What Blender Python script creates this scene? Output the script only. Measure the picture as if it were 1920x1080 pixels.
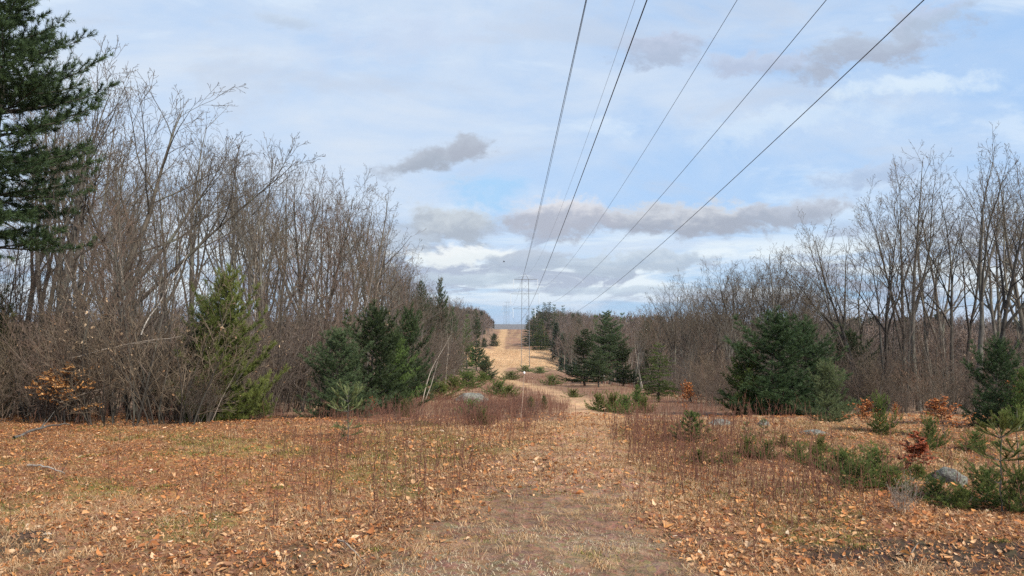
import bpy, math, random
import numpy as np
from mathutils import Vector, Matrix, Euler, noise as mnoise

# ---------------------------------------------------------------- camera, world, sun, exposure
scene = bpy.context.scene
for o in list(bpy.data.objects):
    bpy.data.objects.remove(o)
COL = scene.collection
EYE = 1.65
PITCH = math.atan(60 / 1442)
FPX = 1442.0
cam_d = bpy.data.cameras.new('camera')
cam_d.sensor_width = 36.0
cam_d.lens = 36.0 * FPX / 1920.0
cam_d.clip_start = 0.05
cam_d.clip_end = 20000
cam = bpy.data.objects.new('camera', cam_d)
COL.objects.link(cam)
cam.location = (0, 0, EYE)
cam.rotation_euler = (math.pi / 2 + PITCH, 0, 0)
scene.camera = cam
scene.view_settings.view_transform = 'Standard'
scene.view_settings.look = 'None'
scene.view_settings.gamma = 1
scene.view_settings.exposure = 0.46
scene.cycles.max_bounces = 6
scene.cycles.diffuse_bounces = 3
scene.cycles.transparent_max_bounces = 8
scene.cycles.use_adaptive_sampling = False
scene.cycles.use_denoising = False
scene.cycles.sample_clamp_indirect = 2.0
scene.cycles.sample_clamp_direct = 12.0

SUN_DIR = Vector((0.52, -0.52, 0.70)).normalized()
sun_d = bpy.data.lights.new('sun', 'SUN')
sun_d.energy = 5.0
sun_d.angle = math.radians(2.5)
sun_d.color = (1.0, 0.93, 0.82)
sun = bpy.data.objects.new('sun', sun_d)
COL.objects.link(sun)
sun.rotation_euler = SUN_DIR.to_track_quat('Z', 'Y').to_euler()


class NT:
    """small helper for building node trees"""
    def __init__(s, tree):
        s.t = tree
        s.n = tree.nodes
    def node(s, typ, **kw):
        nd = s.n.new(typ)
        for k, v in kw.items():
            setattr(nd, k, v)
        return nd
    def put(s, sock, v):
        if isinstance(v, bpy.types.NodeSocket):
            s.t.links.new(v, sock)
        else:
            sock.default_value = v
    def math(s, op, a, b=0.0, c=0.0, clamp=False):
        nd = s.node('ShaderNodeMath', operation=op, use_clamp=clamp)
        s.put(nd.inputs[0], a); s.put(nd.inputs[1], b); s.put(nd.inputs[2], c)
        return nd.outputs[0]
    def ss(s, v, lo, hi, o0=0.0, o1=1.0):
        nd = s.node('ShaderNodeMapRange', interpolation_type='SMOOTHSTEP')
        s.put(nd.inputs[0], v); s.put(nd.inputs[1], lo); s.put(nd.inputs[2], hi)
        s.put(nd.inputs[3], o0); s.put(nd.inputs[4], o1)
        return nd.outputs[0]
    def mix(s, f, a, b, mode='MIX'):
        nd = s.node('ShaderNodeMix', data_type='RGBA', blend_type=mode)
        s.put(nd.inputs[0], f)
        s.put(nd.inputs[6], a if isinstance(a, bpy.types.NodeSocket) else (*a, 1))
        s.put(nd.inputs[7], b if isinstance(b, bpy.types.NodeSocket) else (*b, 1))
        return nd.outputs[2]
    def vec(s, x, y, z):
        nd = s.node('ShaderNodeCombineXYZ')
        s.put(nd.inputs[0], x); s.put(nd.inputs[1], y); s.put(nd.inputs[2], z)
        return nd.outputs[0]
    def noise(s, v, scale, detail=5, rough=0.55, dist=0.0, col=False):
        nd = s.node('ShaderNodeTexNoise')
        s.put(nd.inputs['Vector'], v); s.put(nd.inputs['Scale'], scale)
        s.put(nd.inputs['Detail'], detail); s.put(nd.inputs['Roughness'], rough)
        s.put(nd.inputs['Distortion'], dist)
        return nd.outputs[1] if col else nd.outputs[0]


world = bpy.data.worlds.new('World')
scene.world = world
world.use_nodes = True
SKY_STRENGTH = 0.1


def build_sky():
    t = world.node_tree
    t.nodes.clear()
    g = NT(t)
    out = g.node('ShaderNodeOutputWorld')
    bg = g.node('ShaderNodeBackground')
    t.links.new(bg.outputs[0], out.inputs[0])
    sky = g.node('ShaderNodeTexSky', sky_type='NISHITA')
    sky.sun_disc = False
    sky.sun_elevation = math.asin(SUN_DIR.z)
    sky.sun_rotation = math.atan2(SUN_DIR.x, SUN_DIR.y)
    sky.air_density = 1.0
    sky.dust_density = 1.2
    K = 0.835 / SKY_STRENGTH
    def C(r, gg, b):
        return (r * K, gg * K, b * K)
    tc = g.node('ShaderNodeTexCoord').outputs['Generated']
    sp = g.node('ShaderNodeSeparateXYZ')
    t.links.new(tc, sp.inputs[0])
    x, y, z = sp.outputs
    zz = g.math('MAXIMUM', z, 0.0)
    den = g.math('ADD', zz, 0.10)
    p = g.vec(g.math('DIVIDE', x, den), g.math('DIVIDE', y, den), 0.0)
    # direction coordinates around north (+Y): a = azimuth tangent, e = height tangent
    ys = g.math('MAXIMUM', y, 0.06)
    a = g.math('DIVIDE', x, ys)
    e = g.math('DIVIDE', z, ys)
    front = g.ss(y, 0.06, 0.3)
    # clear blue, a little brighter and paler than the bare model
    blue = g.mix(0.75, sky.outputs[0], C(0.37, 0.58, 0.90))
    # thin high veil in layers
    nv = g.noise(p, 0.55, 8, 0.6, 0.6)
    nv2 = g.noise(g.vec(g.math('MULTIPLY', a, 2.2), g.math('MULTIPLY', e, 6.5), 8.1), 1.0, 8, 0.62, 0.5)
    veil = g.ss(g.math('ADD', g.math('MULTIPLY', nv, 0.5), g.math('MULTIPLY', nv2, 0.5)), 0.36, 0.62)
    left_more = g.ss(a, -0.5, 0.40, 0.34, 0.0)
    vf = g.math('ADD', g.math('MULTIPLY', veil, 0.80), left_more, clamp=True)
    c = g.mix(vf, blue, C(0.60, 0.685, 0.80))
    nv3 = g.noise(g.vec(g.math('MULTIPLY', a, 4.0), g.math('MULTIPLY', e, 11.0), 2.1), 1.0, 8, 0.6, 0.4)
    c = g.mix(g.math('MULTIPLY', g.ss(nv3, 0.52, 0.68), 0.55), c, C(0.505, 0.575, 0.69))
    c = g.mix(g.math('MULTIPLY', g.ss(nv3, 0.46, 0.32), 0.45), c, C(0.69, 0.79, 0.885))
    # bright horizon bands, streaked
    st = g.noise(g.vec(g.math('MULTIPLY', a, 3.4), g.math('MULTIPLY', e, 24.0), 0.3), 1.0, 8, 0.6, 0.4)
    band = g.math('MULTIPLY', g.ss(e, 0.004, 0.045), g.ss(e, 0.135, 0.085))
    white = g.math('MULTIPLY', g.math('MULTIPLY', g.ss(st, 0.42, 0.56), band), 0.95)
    c = g.mix(white, c, C(0.74, 0.82, 0.87))
    low = g.math('MULTIPLY', g.ss(e, 0.10, 0.02), g.ss(st, 0.55, 0.40))
    c = g.mix(g.math('MULTIPLY', low, 0.75), c, C(0.29, 0.53, 0.78))
    st2 = g.noise(g.vec(g.math('MULTIPLY', a, 6.5), g.math('MULTIPLY', e, 26.0), 5.3), 1.0, 8, 0.64, 0.6)
    band2 = g.math('MULTIPLY', g.ss(e, 0.012, 0.04), g.ss(e, 0.14, 0.10))
    grey = g.math('MULTIPLY', g.ss(st2, 0.49, 0.57), band2)
    c = g.mix(g.math('MULTIPLY', grey, 0.9), c, C(0.37, 0.43, 0.55))
    # single clouds: (azimuth px, height px) of the centre, half sizes, tilt, colours
    wob = g.noise(g.vec(g.math('MULTIPLY', a, 11.0), g.math('MULTIPLY', e, 19.0), 1.7), 1.0, 9, 0.64, 0.35, col=True)
    ws = g.node('ShaderNodeSeparateColor')
    t.links.new(wob, ws.inputs[0])
    wa = g.math('SUBTRACT', ws.outputs[0], 0.5)
    we = g.math('SUBTRACT', ws.outputs[1], 0.5)
    billow = g.noise(g.vec(g.math('MULTIPLY', a, 30.0), g.math('MULTIPLY', e, 42.0), 4.1), 1.0, 8, 0.66)

    def cloud(px, py, hw, hh, tilt, dark, lite, op, soft=0.55, wf=0.9):
        nonlocal c
        a0, e0 = (px - 960) / 1442, (600 - py) / 1442
        da = g.math('SUBTRACT', a, a0)
        de = g.math('SUBTRACT', g.math('SUBTRACT', e, e0), g.math('MULTIPLY', da, tilt))
        qa = g.math('ADD', g.math('DIVIDE', da, hw / 1442), g.math('MULTIPLY', wa, wf * 2.0))
        qe = g.math('ADD', g.math('DIVIDE', de, hh / 1442), g.math('MULTIPLY', we, wf * 4.6))
        d = g.math('SQRT', g.math('ADD', g.math('MULTIPLY', qa, qa), g.math('MULTIPLY', qe, qe)))
        d = g.math('ADD', d, g.math('MULTIPLY', g.math('SUBTRACT', billow, 0.5), 1.5))
        m = g.math('MULTIPLY', g.math('MULTIPLY', g.ss(d, 1.1, 1.1 - soft), op), front)
        up = g.ss(g.math('ADD', qe, g.math('MULTIPLY', g.math('SUBTRACT', billow, 0.5), 1.6)), -0.45, 0.85)
        c = g.mix(m, c, g.mix(up, C(*dark), C(*lite)))

    cloud(1245, 92, 95, 36, 0.1, (0.383, 0.453, 0.586), (0.480, 0.540, 0.680), 0.9, 0.6)
    cloud(1420, 112, 150, 26, 0.0, (0.416, 0.477, 0.616), (0.500, 0.570, 0.710), 0.8, 0.7)
    cloud(1630, 88, 180, 46, 0.22, (0.363, 0.413, 0.516), (0.433, 0.503, 0.616), 0.9, 0.7)
    cloud(1760, 28, 90, 30, 0.5, (0.396, 0.478, 0.600), (0.470, 0.540, 0.690), 0.8, 0.6)
    cloud(535, 35, 90, 16, -0.2, (0.433, 0.513, 0.626), (0.513, 0.603, 0.716), 0.55, 0.8)
    cloud(760, 60, 240, 60, 0.1, (0.520, 0.600, 0.750), (0.600, 0.690, 0.830), 0.5, 0.9)
    cloud(1650, 325, 120, 24, 0.15, (0.380, 0.480, 0.650), (0.470, 0.570, 0.730), 0.8, 0.6)
    cloud(1720, 155, 190, 26, 0.1, (0.660, 0.770, 0.860), (0.710, 0.810, 0.890), 0.7, 0.9)
    cloud(1480, 225, 240, 40, 0.1, (0.600, 0.720, 0.850), (0.660, 0.770, 0.880), 0.55, 0.9)
    cloud(920, 360, 110, 40, 0.0, (0.330, 0.570, 0.840), (0.350, 0.590, 0.850), 0.8, 0.9)
    cloud(1300, 408, 330, 36, 0.05, (0.353, 0.393, 0.476), (0.593, 0.623, 0.676), 1.0, 0.65, 0.8)
    cloud(1060, 404, 130, 40, 0.0, (0.403, 0.433, 0.516), (0.720, 0.710, 0.730), 0.95, 0.65, 0.8)
    cloud(1490, 392, 120, 28, 0.1, (0.363, 0.413, 0.506), (0.483, 0.523, 0.606), 0.9, 0.65, 0.8)
    cloud(850, 425, 115, 42, -0.05, (0.373, 0.423, 0.496), (0.553, 0.603, 0.646), 0.95, 0.65)
    cloud(755, 455, 70, 28, 0.0, (0.423, 0.493, 0.586), (0.503, 0.583, 0.686), 0.8, 0.6)
    cloud(860, 478, 150, 20, 0.0, (0.770, 0.820, 0.830), (0.840, 0.870, 0.870), 0.9, 0.6)
    cloud(1000, 487, 90, 26, 0.1, (0.383, 0.453, 0.556), (0.473, 0.533, 0.626), 0.9, 0.5)
    cloud(1190, 492, 150, 22, 0.0, (0.393, 0.473, 0.576), (0.533, 0.613, 0.696), 0.85, 0.5)
    cloud(870, 524, 110, 18, 0.0, (0.443, 0.533, 0.626), (0.523, 0.613, 0.696), 0.85, 0.6)
    cloud(1200, 545, 190, 12, 0.0, (0.436, 0.527, 0.636), (0.513, 0.613, 0.706), 0.8, 0.6)
    cloud(800, 298, 130, 23, 0.16, (0.353, 0.403, 0.486), (0.433, 0.483, 0.566), 1.0, 0.6, 0.7)
    cloud(868, 278, 62, 26, 0.0, (0.373, 0.413, 0.496), (0.443, 0.493, 0.576), 0.95, 0.6, 0.7)
    # below the horizon: plain ground tone
    c = g.mix(g.ss(z, 0.0, -0.02), c, C(0.20, 0.17, 0.13))
    t.links.new(c, bg.inputs[0])
    bg.inputs[1].default_value = SKY_STRENGTH


build_sky()

# ---------------------------------------------------------------- small helpers
rng = np.random.default_rng(11)
R = random.Random(5)


def view_dir(px, py):
    u, v = (px - 960) / FPX, (540 - py) / FPX
    return (u, math.cos(PITCH) - v * math.sin(PITCH), math.sin(PITCH) + v * math.cos(PITCH))


def at(px, py, Y):
    d = view_dir(px, py)
    k = Y / d[1]
    return Vector((d[0] * k, Y, EYE + d[2] * k))


def vnoise(x, y, seed=0):
    x = np.asarray(x, float); y = np.asarray(y, float)
    xi = np.floor(x).astype(np.int64); yi = np.floor(y).astype(np.int64)
    fx = x - xi; fy = y - yi
    fx = fx * fx * (3 - 2 * fx); fy = fy * fy * (3 - 2 * fy)
    def h(i, j):
        n = (i * 374761393 + j * 668265263 + seed * 1274126177) & 0xffffffff
        n = ((n ^ (n >> 13)) * 1274126177) & 0xffffffff
        return ((n ^ (n >> 16)) & 0xffff) / 65535.0
    return (h(xi, yi) * (1 - fx) + h(xi + 1, yi) * fx) * (1 - fy) + (h(xi, yi + 1) * (1 - fx) + h(xi + 1, yi + 1) * fx) * fy


def fbm(x, y, seed=0, oct=4):
    s = 0; a = 0.5; f = 1.0
    for k in range(oct):
        s = s + a * vnoise(np.asarray(x) * f, np.asarray(y) * f, seed + k)
        a *= 0.5; f *= 2.03
    return s / (1 - 0.5 ** oct)


def sstep(v, lo, hi):
    t = np.clip((np.asarray(v, float) - lo) / (hi - lo), 0, 1)
    return t * t * (3 - 2 * t)


# ---------------------------------------------------------------- terrain
PY = np.array([-60, 0, 10, 12, 14, 16, 20, 30, 45, 60, 80, 100, 150, 200, 285, 320, 350, 420, 500, 600, 700, 900, 1300, 2200, 3000, 3600, 5000, 9000], float)
PZ = np.array([0.1, 0, 0, -.03, -.18, -.36, -.70, -1.42, -2.45, -3.45, -4.75, -5.95, -8.7, -11.5, -16.1, -15.0, -12.0, -10.5, -8.6, -5.6, -7.5, -17, -27, -30, -14.5, -24, -60, -90], float)
_ty = np.concatenate([np.linspace(-60, 60, 1201), np.linspace(60.5, 9000, 18000)])
_tz = np.interp(_ty, PY, PZ)
_k = np.hanning(31); _k /= _k.sum()
_a = np.convolve(np.pad(_tz[:1201], 15, mode='edge'), _k, 'valid')
_b = np.convolve(np.pad(_tz[1201:], 15, mode='edge'), _k, 'valid')
_tz = np.concatenate([_a, _b])


def ground(x, y, fine=True):
    x = np.asarray(x, float); y = np.asarray(y, float)
    z = np.interp(y, _ty, _tz)
    far = sstep(y, 14, 80)
    left = np.clip(-x - 5 - 0.01 * y, 0, 60)
    z = z + far * np.minimum(left * 0.13, 6.0) * (1 - sstep(y, 700, 1500))
    right = np.clip(x - 7 - 0.02 * y, 0, 160)
    z = z - sstep(y, 12, 70) * (1 - sstep(y, 260, 420)) * 5.0 * (1 - np.exp(-right * 0.05))
    if fine:
        z = z + (fbm(x * 0.33, y * 0.33, 3, 3) - 0.5) * 0.16 * sstep(np.abs(y), 5, 11)
        near = 1 - sstep(y, 16, 40)
        z = z + near * ((fbm(x * 1.3, y * 1.3, 7, 3) - 0.5) * 0.12 + (fbm(x * 5, y * 5, 9, 3) - 0.5) * 0.05)
        far2 = sstep(y, 40, 200)
        z = z + far2 * (fbm(x * 0.05, y * 0.05, 21, 3) - 0.5) * 0.5
    return z


def gz(x, y):
    return float(ground(np.array([x]), np.array([y]))[0])


def hit(px, py):
    """where the sight line of a photo position meets the ground"""
    d = view_dir(px, py)
    ks = np.concatenate([np.arange(3, 40, 0.03), np.arange(40, 800, 0.5)]) / d[1]
    xs, ys, zs = d[0] * ks, d[1] * ks, EYE + d[2] * ks
    g = ground(xs, ys)
    i = np.argmax(zs < g)
    if zs[i] >= g[i]:
        i = len(ks) - 1
    return float(xs[i]), float(ys[i]), float(g[i])


PATH_PX = [(1045, 1079), (1050, 960), (1065, 880), (1100, 815), (1122, 790), (1100, 764), (1062, 743), (1010, 729), (965, 718), (935, 705)]
_pp = [hit(*q) for q in PATH_PX]
_pp = sorted([(q[1], q[0]) for q in _pp])
_pp = [(-30, 0.2)] + _pp + [(300, -4.5), (380, -6.5), (600, -6.0), (700, -6.5)]
PATHY = np.array([q[0] for q in _pp]); PATHX = np.array([q[1] for q in _pp])


def path_x(y):
    return np.interp(y, PATHY, PATHX)


def zones(x, y):
    """weights of the kinds of ground at a point"""
    x = np.asarray(x, float); y = np.asarray(y, float)
    n = fbm(x * 0.9, y * 0.9, 31, 3) - 0.5
    n2 = fbm(x * 0.35, y * 0.35, 37, 3) - 0.5
    hw = np.interp(y, [0, 5, 8, 12, 20, 45, 100, 200, 285], [1.0, 0.95, 0.8, 0.55, 0.55, 0.75, 1.0, 1.6, 2.5])
    dpath = np.abs(x - path_x(y)) / hw
    path = 1 - sstep(dpath + n * 1.3, 0.6, 1.25)
    field = sstep(y, 278, 292) * (1 - sstep(y, 346 + n2 * 10, 356)) * sstep(x, -22, -17) * (1 - sstep(x, 15, 20))
    upath = sstep(y, 345, 360) * (1 - sstep(np.abs(x - path_x(y)) + n2 * 3, 1.2, 2.6))
    mud = np.maximum(1 - sstep(np.hypot((x - 3.1) / 0.95, (y - 5.45) / 0.34) + n * 1.4, 0.6, 1.2),
                     1 - sstep(np.hypot((x + 3.9) / 0.7, (y - 5.75) / 0.5) + n * 1.4, 0.6, 1.2))
    mud = np.maximum(mud, 0.5 * (1 - sstep(np.hypot((x + 1.35) / 0.75, (y - 5.35) / 0.3) + n * 1.6, 0.5, 1.2)))
    red = sstep(y + n * 4, 11.8, 13.5) * (1 - path)
    moss = sstep(fbm(x * 0.8 + 9, y * 0.8, 41, 4) + 0.05 * (x < -2.5), 0.53, 0.65)
    straw = sstep(fbm(x * 0.55, y * 0.7 + 3, 43, 4) + 0.10 * (1 - sstep(np.hypot((x + 1.3) / 1.6, (y - 6.4) / 1.7), 0.5, 1.1)), 0.42, 0.60)
    return dict(path=path, field=field, upath=upath, mud=mud, red=red, moss=moss, straw=straw, n=n, n2=n2)


# ---------------------------------------------------------------- mesh building
def np_mesh(name, v, quads=None, tris=None, mat=None, smooth=False, attrs=None):
    me = bpy.data.meshes.new(name)
    v = np.ascontiguousarray(v, np.float32)
    me.vertices.add(len(v)); me.vertices.foreach_set('co', v.ravel())
    loops = []; starts = []; tot = 0
    for f, k in ((quads, 4), (tris, 3)):
        if f is not None and len(f):
            f = np.asarray(f, np.int32)
            loops.append(f.ravel()); starts.append(tot + np.arange(len(f), dtype=np.int32) * k); tot += f.size
    loops = np.concatenate(loops); starts = np.concatenate(starts)
    me.loops.add(len(loops)); me.loops.foreach_set('vertex_index', loops)
    me.polygons.add(len(starts)); me.polygons.foreach_set('loop_start', starts)
    if smooth:
        me.polygons.foreach_set('use_smooth', np.ones(len(starts), bool))
    for k, a in (attrs or {}).items():
        a = np.asarray(a, np.float32)
        if a.ndim == 1:
            at_ = me.attributes.new(k, 'FLOAT', 'POINT'); at_.data.foreach_set('value', a)
        else:
            at_ = me.attributes.new(k, 'FLOAT_COLOR', 'POINT')
            at_.data.foreach_set('color', np.concatenate([a, np.ones((len(a), 1), np.float32)], 1).ravel())
    me.update(calc_edges=True)
    if mat:
        me.materials.append(mat)
    return me


def nrm(v):
    return v / np.maximum(np.linalg.norm(v, axis=-1, keepdims=True), 1e-9)


def tubes(polys, tints=None):
    """polys: list of (points, radii, sides) -> verts, quads, tint"""
    groups = {}
    for i, (p, r, s) in enumerate(polys):
        groups.setdefault((len(p), s), []).append(i)
    V = []; Q = []; T = []; base = 0
    for (n, s), ids in groups.items():
        P = np.array([[tuple(q) for q in polys[i][0]] for i in ids], float)
        Rr = np.array([polys[i][1] for i in ids], float)
        tan = np.gradient(P, axis=1); tan = nrm(tan)
        mean = nrm(P[:, -1] - P[:, 0])
        ref = np.where(np.abs(mean[:, 2:3]) > 0.8, np.array([[1.0, 0, 0]]), np.array([[0, 0, 1.0]]))
        U = nrm(np.cross(tan, ref[:, None, :])); W = np.cross(tan, U)
        ang = np.arange(s) * 2 * math.pi / s
        ring = P[:, :, None, :] + Rr[:, :, None, None] * (np.cos(ang)[None, None, :, None] * U[:, :, None, :] + np.sin(ang)[None, None, :, None] * W[:, :, None, :])
        B = len(ids)
        V.append(ring.reshape(-1, 3))
        idx = base + np.arange(B * n * s).reshape(B, n, s)
        nx = np.roll(idx, -1, axis=2)
        Q.append(np.stack([idx[:, :-1], nx[:, :-1], nx[:, 1:], idx[:, 1:]], -1).reshape(-1, 4))
        tt = np.array([tints[i] if tints is not None else 0.5 for i in ids])
        T.append(np.repeat(tt, n * s))
        base += B * n * s
    return np.concatenate(V), np.concatenate(Q), np.concatenate(T)


# ---------------------------------------------------------------- materials
def mat_new(name):
    m = bpy.data.materials.new(name); m.use_nodes = True
    g = NT(m.node_tree)
    b = m.node_tree.nodes['Principled BSDF']
    b.inputs['Specular IOR Level'].default_value = 0.25
    return m, g, b


def bark_mat(name, c1, c2, c3=None, scale=9.0, rough=0.9):
    m, g, b = mat_new(name)
    tc = g.node('ShaderNodeTexCoord').outputs['Object']
    mp = g.node('ShaderNodeMapping'); mp.inputs['Scale'].default_value = (1, 1, 0.25)
    g.put(mp.inputs[0], tc)
    n = g.noise(mp.outputs[0], scale, 5, 0.6)
    c = g.mix(g.ss(n, 0.35, 0.65), c1, c2)
    if c3:
        n2 = g.noise(tc, 1.7, 3, 0.6)
        c = g.mix(g.ss(n2, 0.5, 0.65), c, c3)
    tint = g.node('ShaderNodeAttribute', attribute_name='tint').outputs['Fac']
    oi = g.node('ShaderNodeObjectInfo').outputs['Random']
    hv = g.node('ShaderNodeHueSaturation')
    g.put(hv.inputs['Color'], c)
    g.put(hv.inputs['Saturation'], g.math('ADD', 0.75, g.math('MULTIPLY', oi, 0.5)))
    g.put(hv.inputs['Value'], g.math('ADD', 0.6, g.math('ADD', g.math('MULTIPLY', tint, 0.5), g.math('MULTIPLY', oi, 0.35))))
    g.put(b.inputs['Base Color'], hv.outputs[0])
    b.inputs['Roughness'].default_value = rough
    return m


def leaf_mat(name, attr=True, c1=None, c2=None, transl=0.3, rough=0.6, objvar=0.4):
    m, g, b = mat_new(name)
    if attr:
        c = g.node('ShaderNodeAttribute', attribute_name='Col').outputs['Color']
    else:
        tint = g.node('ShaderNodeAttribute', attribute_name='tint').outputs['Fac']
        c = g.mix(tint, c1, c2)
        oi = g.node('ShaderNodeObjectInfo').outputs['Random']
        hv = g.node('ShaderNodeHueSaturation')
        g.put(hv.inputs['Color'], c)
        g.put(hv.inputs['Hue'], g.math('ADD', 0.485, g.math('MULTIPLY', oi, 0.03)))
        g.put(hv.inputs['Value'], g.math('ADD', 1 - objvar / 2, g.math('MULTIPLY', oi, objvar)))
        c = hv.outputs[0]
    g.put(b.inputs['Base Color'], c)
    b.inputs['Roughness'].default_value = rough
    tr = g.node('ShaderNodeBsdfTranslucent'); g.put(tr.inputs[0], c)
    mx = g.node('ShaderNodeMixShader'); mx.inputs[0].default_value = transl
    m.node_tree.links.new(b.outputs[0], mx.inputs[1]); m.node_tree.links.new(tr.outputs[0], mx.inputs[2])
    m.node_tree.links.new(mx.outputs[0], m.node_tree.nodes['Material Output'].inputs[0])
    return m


M = {}
M['bark'] = bark_mat('grey_bark', (0.062, 0.056, 0.048), (0.12, 0.110, 0.096), (0.125, 0.122, 0.10))
M['bark_dark'] = bark_mat('dark_bark', (0.034, 0.029, 0.024), (0.070, 0.061, 0.051), (0.085, 0.083, 0.068))
M['twig'] = bark_mat('brown_twig', (0.084, 0.066, 0.049), (0.130, 0.105, 0.081))
M['twig_red'] = bark_mat('reddish_twig', (0.092, 0.064, 0.050), (0.14, 0.102, 0.081))
M['twig_grey'] = bark_mat('grey_twig', (0.20, 0.165, 0.135), (0.28, 0.24, 0.20))
M['birch'] = bark_mat('pale_birch_bark', (0.25, 0.222, 0.19), (0.40, 0.365, 0.32), None, 14)
M['weed'] = bark_mat('red_brown_stalk', (0.075, 0.038, 0.030), (0.145, 0.078, 0.058))
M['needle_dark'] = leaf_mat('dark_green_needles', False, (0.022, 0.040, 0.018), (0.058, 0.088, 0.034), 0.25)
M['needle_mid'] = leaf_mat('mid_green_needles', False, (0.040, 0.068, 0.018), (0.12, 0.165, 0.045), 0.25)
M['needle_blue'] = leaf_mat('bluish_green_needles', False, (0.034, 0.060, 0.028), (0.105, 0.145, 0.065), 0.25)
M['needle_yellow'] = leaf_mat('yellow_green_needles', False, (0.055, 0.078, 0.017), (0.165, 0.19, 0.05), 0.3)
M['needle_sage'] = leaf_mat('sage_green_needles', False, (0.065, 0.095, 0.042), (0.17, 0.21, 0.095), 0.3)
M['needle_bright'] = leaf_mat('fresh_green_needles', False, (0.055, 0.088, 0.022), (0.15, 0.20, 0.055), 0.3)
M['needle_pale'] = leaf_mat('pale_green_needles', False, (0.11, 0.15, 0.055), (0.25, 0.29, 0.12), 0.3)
M['dead_leaf'] = leaf_mat('dead_leaves', True, transl=0.25, rough=0.55)
M['straw'] = leaf_mat('dry_straw', True, transl=0.25, rough=0.7)
M['moss'] = leaf_mat('moss', True, transl=0.15, rough=0.9)


def rock_mat():
    m, g, b = mat_new('lichen_rock')
    tc = g.node('ShaderNodeTexCoord').outputs['Object']
    n = g.noise(tc, 5.0, 8, 0.65)
    c = g.mix(g.ss(n, 0.35, 0.65), (0.085, 0.081, 0.072), (0.20, 0.192, 0.172))
    c = g.mix(g.ss(g.noise(tc, 9, 5, 0.6), 0.55, 0.62), c, (0.20, 0.225, 0.165))
    c = g.mix(g.ss(g.noise(tc, 17, 3, 0.6), 0.58, 0.64), c, (0.035, 0.035, 0.035))
    g.put(b.inputs['Base Color'], c); b.inputs['Roughness'].default_value = 0.95
    bp = g.node('ShaderNodeBump'); bp.inputs['Strength'].default_value = 0.6; bp.inputs['Distance'].default_value = 0.03
    g.put(bp.inputs['Height'], g.noise(tc, 14, 8, 0.7)); g.put(b.inputs['Normal'], bp.outputs[0])
    return m


M['rock'] = rock_mat()


def plain_mat(name, c, rough=0.5, metal=0.0, var=0.25):
    m, g, b = mat_new(name)
    tc = g.node('ShaderNodeTexCoord').outputs['Object']
    n = g.noise(tc, 6, 5, 0.6)
    g.put(b.inputs['Base Color'], g.mix(n, tuple(k * (1 - var) for k in c), tuple(min(1, k * (1 + var)) for k in c)))
    b.inputs['Roughness'].default_value = rough; b.inputs['Metallic'].default_value = metal
    return m


M['steel'] = plain_mat('galvanised_steel', (0.20, 0.21, 0.22), 0.6, 0.3)
M['wire'] = plain_mat('conductor_wire', (0.045, 0.045, 0.05), 0.6, 0.2)
M['wire_pale'] = plain_mat('ground_wire', (0.24, 0.26, 0.30), 0.6, 0.2)
M['ceramic'] = plain_mat('pale_insulator', (0.62, 0.66, 0.70), 0.3)
M['marker'] = plain_mat('white_marker', (0.85, 0.85, 0.84), 0.5, 0, 0.05)
M['stake'] = plain_mat('weathered_stake', (0.34, 0.25, 0.19), 0.8)
M['bird'] = plain_mat('dark_feathers', (0.03, 0.03, 0.035), 0.8)


def terrain_mat():
    m, g, b = mat_new('forest_floor')
    geo = g.node('ShaderNodeNewGeometry').outputs['Position']
    c = g.node('ShaderNodeAttribute', attribute_name='Col').outputs['Color']
    n1 = g.noise(geo, 38.0, 6, 0.7)
    n2 = g.noise(geo, 7.0, 5, 0.65)
    n3 = g.noise(geo, 0.35, 6, 0.65)
    vor = g.node('ShaderNodeTexVoronoi'); vor.inputs['Scale'].default_value = 19.0
    g.put(vor.inputs['Vector'], geo)
    c = g.mix(1.0, c, g.mix(n1, (0.45, 0.42, 0.40), (1.5, 1.5, 1.5)), 'MULTIPLY')
    c = g.mix(1.0, c, g.mix(g.ss(n2, 0.3, 0.7), (0.62, 0.60, 0.58), (1.28, 1.27, 1.25)), 'MULTIPLY')
    c = g.mix(1.0, c, g.mix(g.ss(n3, 0.3, 0.7), (0.80, 0.78, 0.78), (1.18, 1.18, 1.16)), 'MULTIPLY')
    c = g.mix(0.45, c, g.mix(1.0, c, g.mix(0.6, (1, 1, 1), vor.outputs['Color']), 'MULTIPLY'))
    g.put(b.inputs['Base Color'], c)
    b.inputs['Roughness'].default_value = 0.95
    bp = g.node('ShaderNodeBump'); bp.inputs['Strength'].default_value = 0.7; bp.inputs['Distance'].default_value = 0.02
    g.put(bp.inputs['Height'], g.math('ADD', n1, n2)); g.put(b.inputs['Normal'], bp.outputs[0])
    return m


M['ground'] = terrain_mat()


# ---------------------------------------------------------------- objects
def tag(o, label=None, cat=None, group=None, kind=None):
    if label: o['label'] = label
    if cat: o['category'] = cat
    if group: o['group'] = group
    if kind: o['kind'] = kind
    return o


def single(name, me, label=None, cat=None, group=None, kind=None, loc=(0, 0, 0), parent=None):
    o = bpy.data.objects.new(name, me)
    COL.objects.link(o)
    o.location = loc
    if parent: o.parent = parent
    return tag(o, label, cat, group, kind)


PROTO = {}      # (kind, variant) -> (nominal height, [(part name, mesh)])


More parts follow.
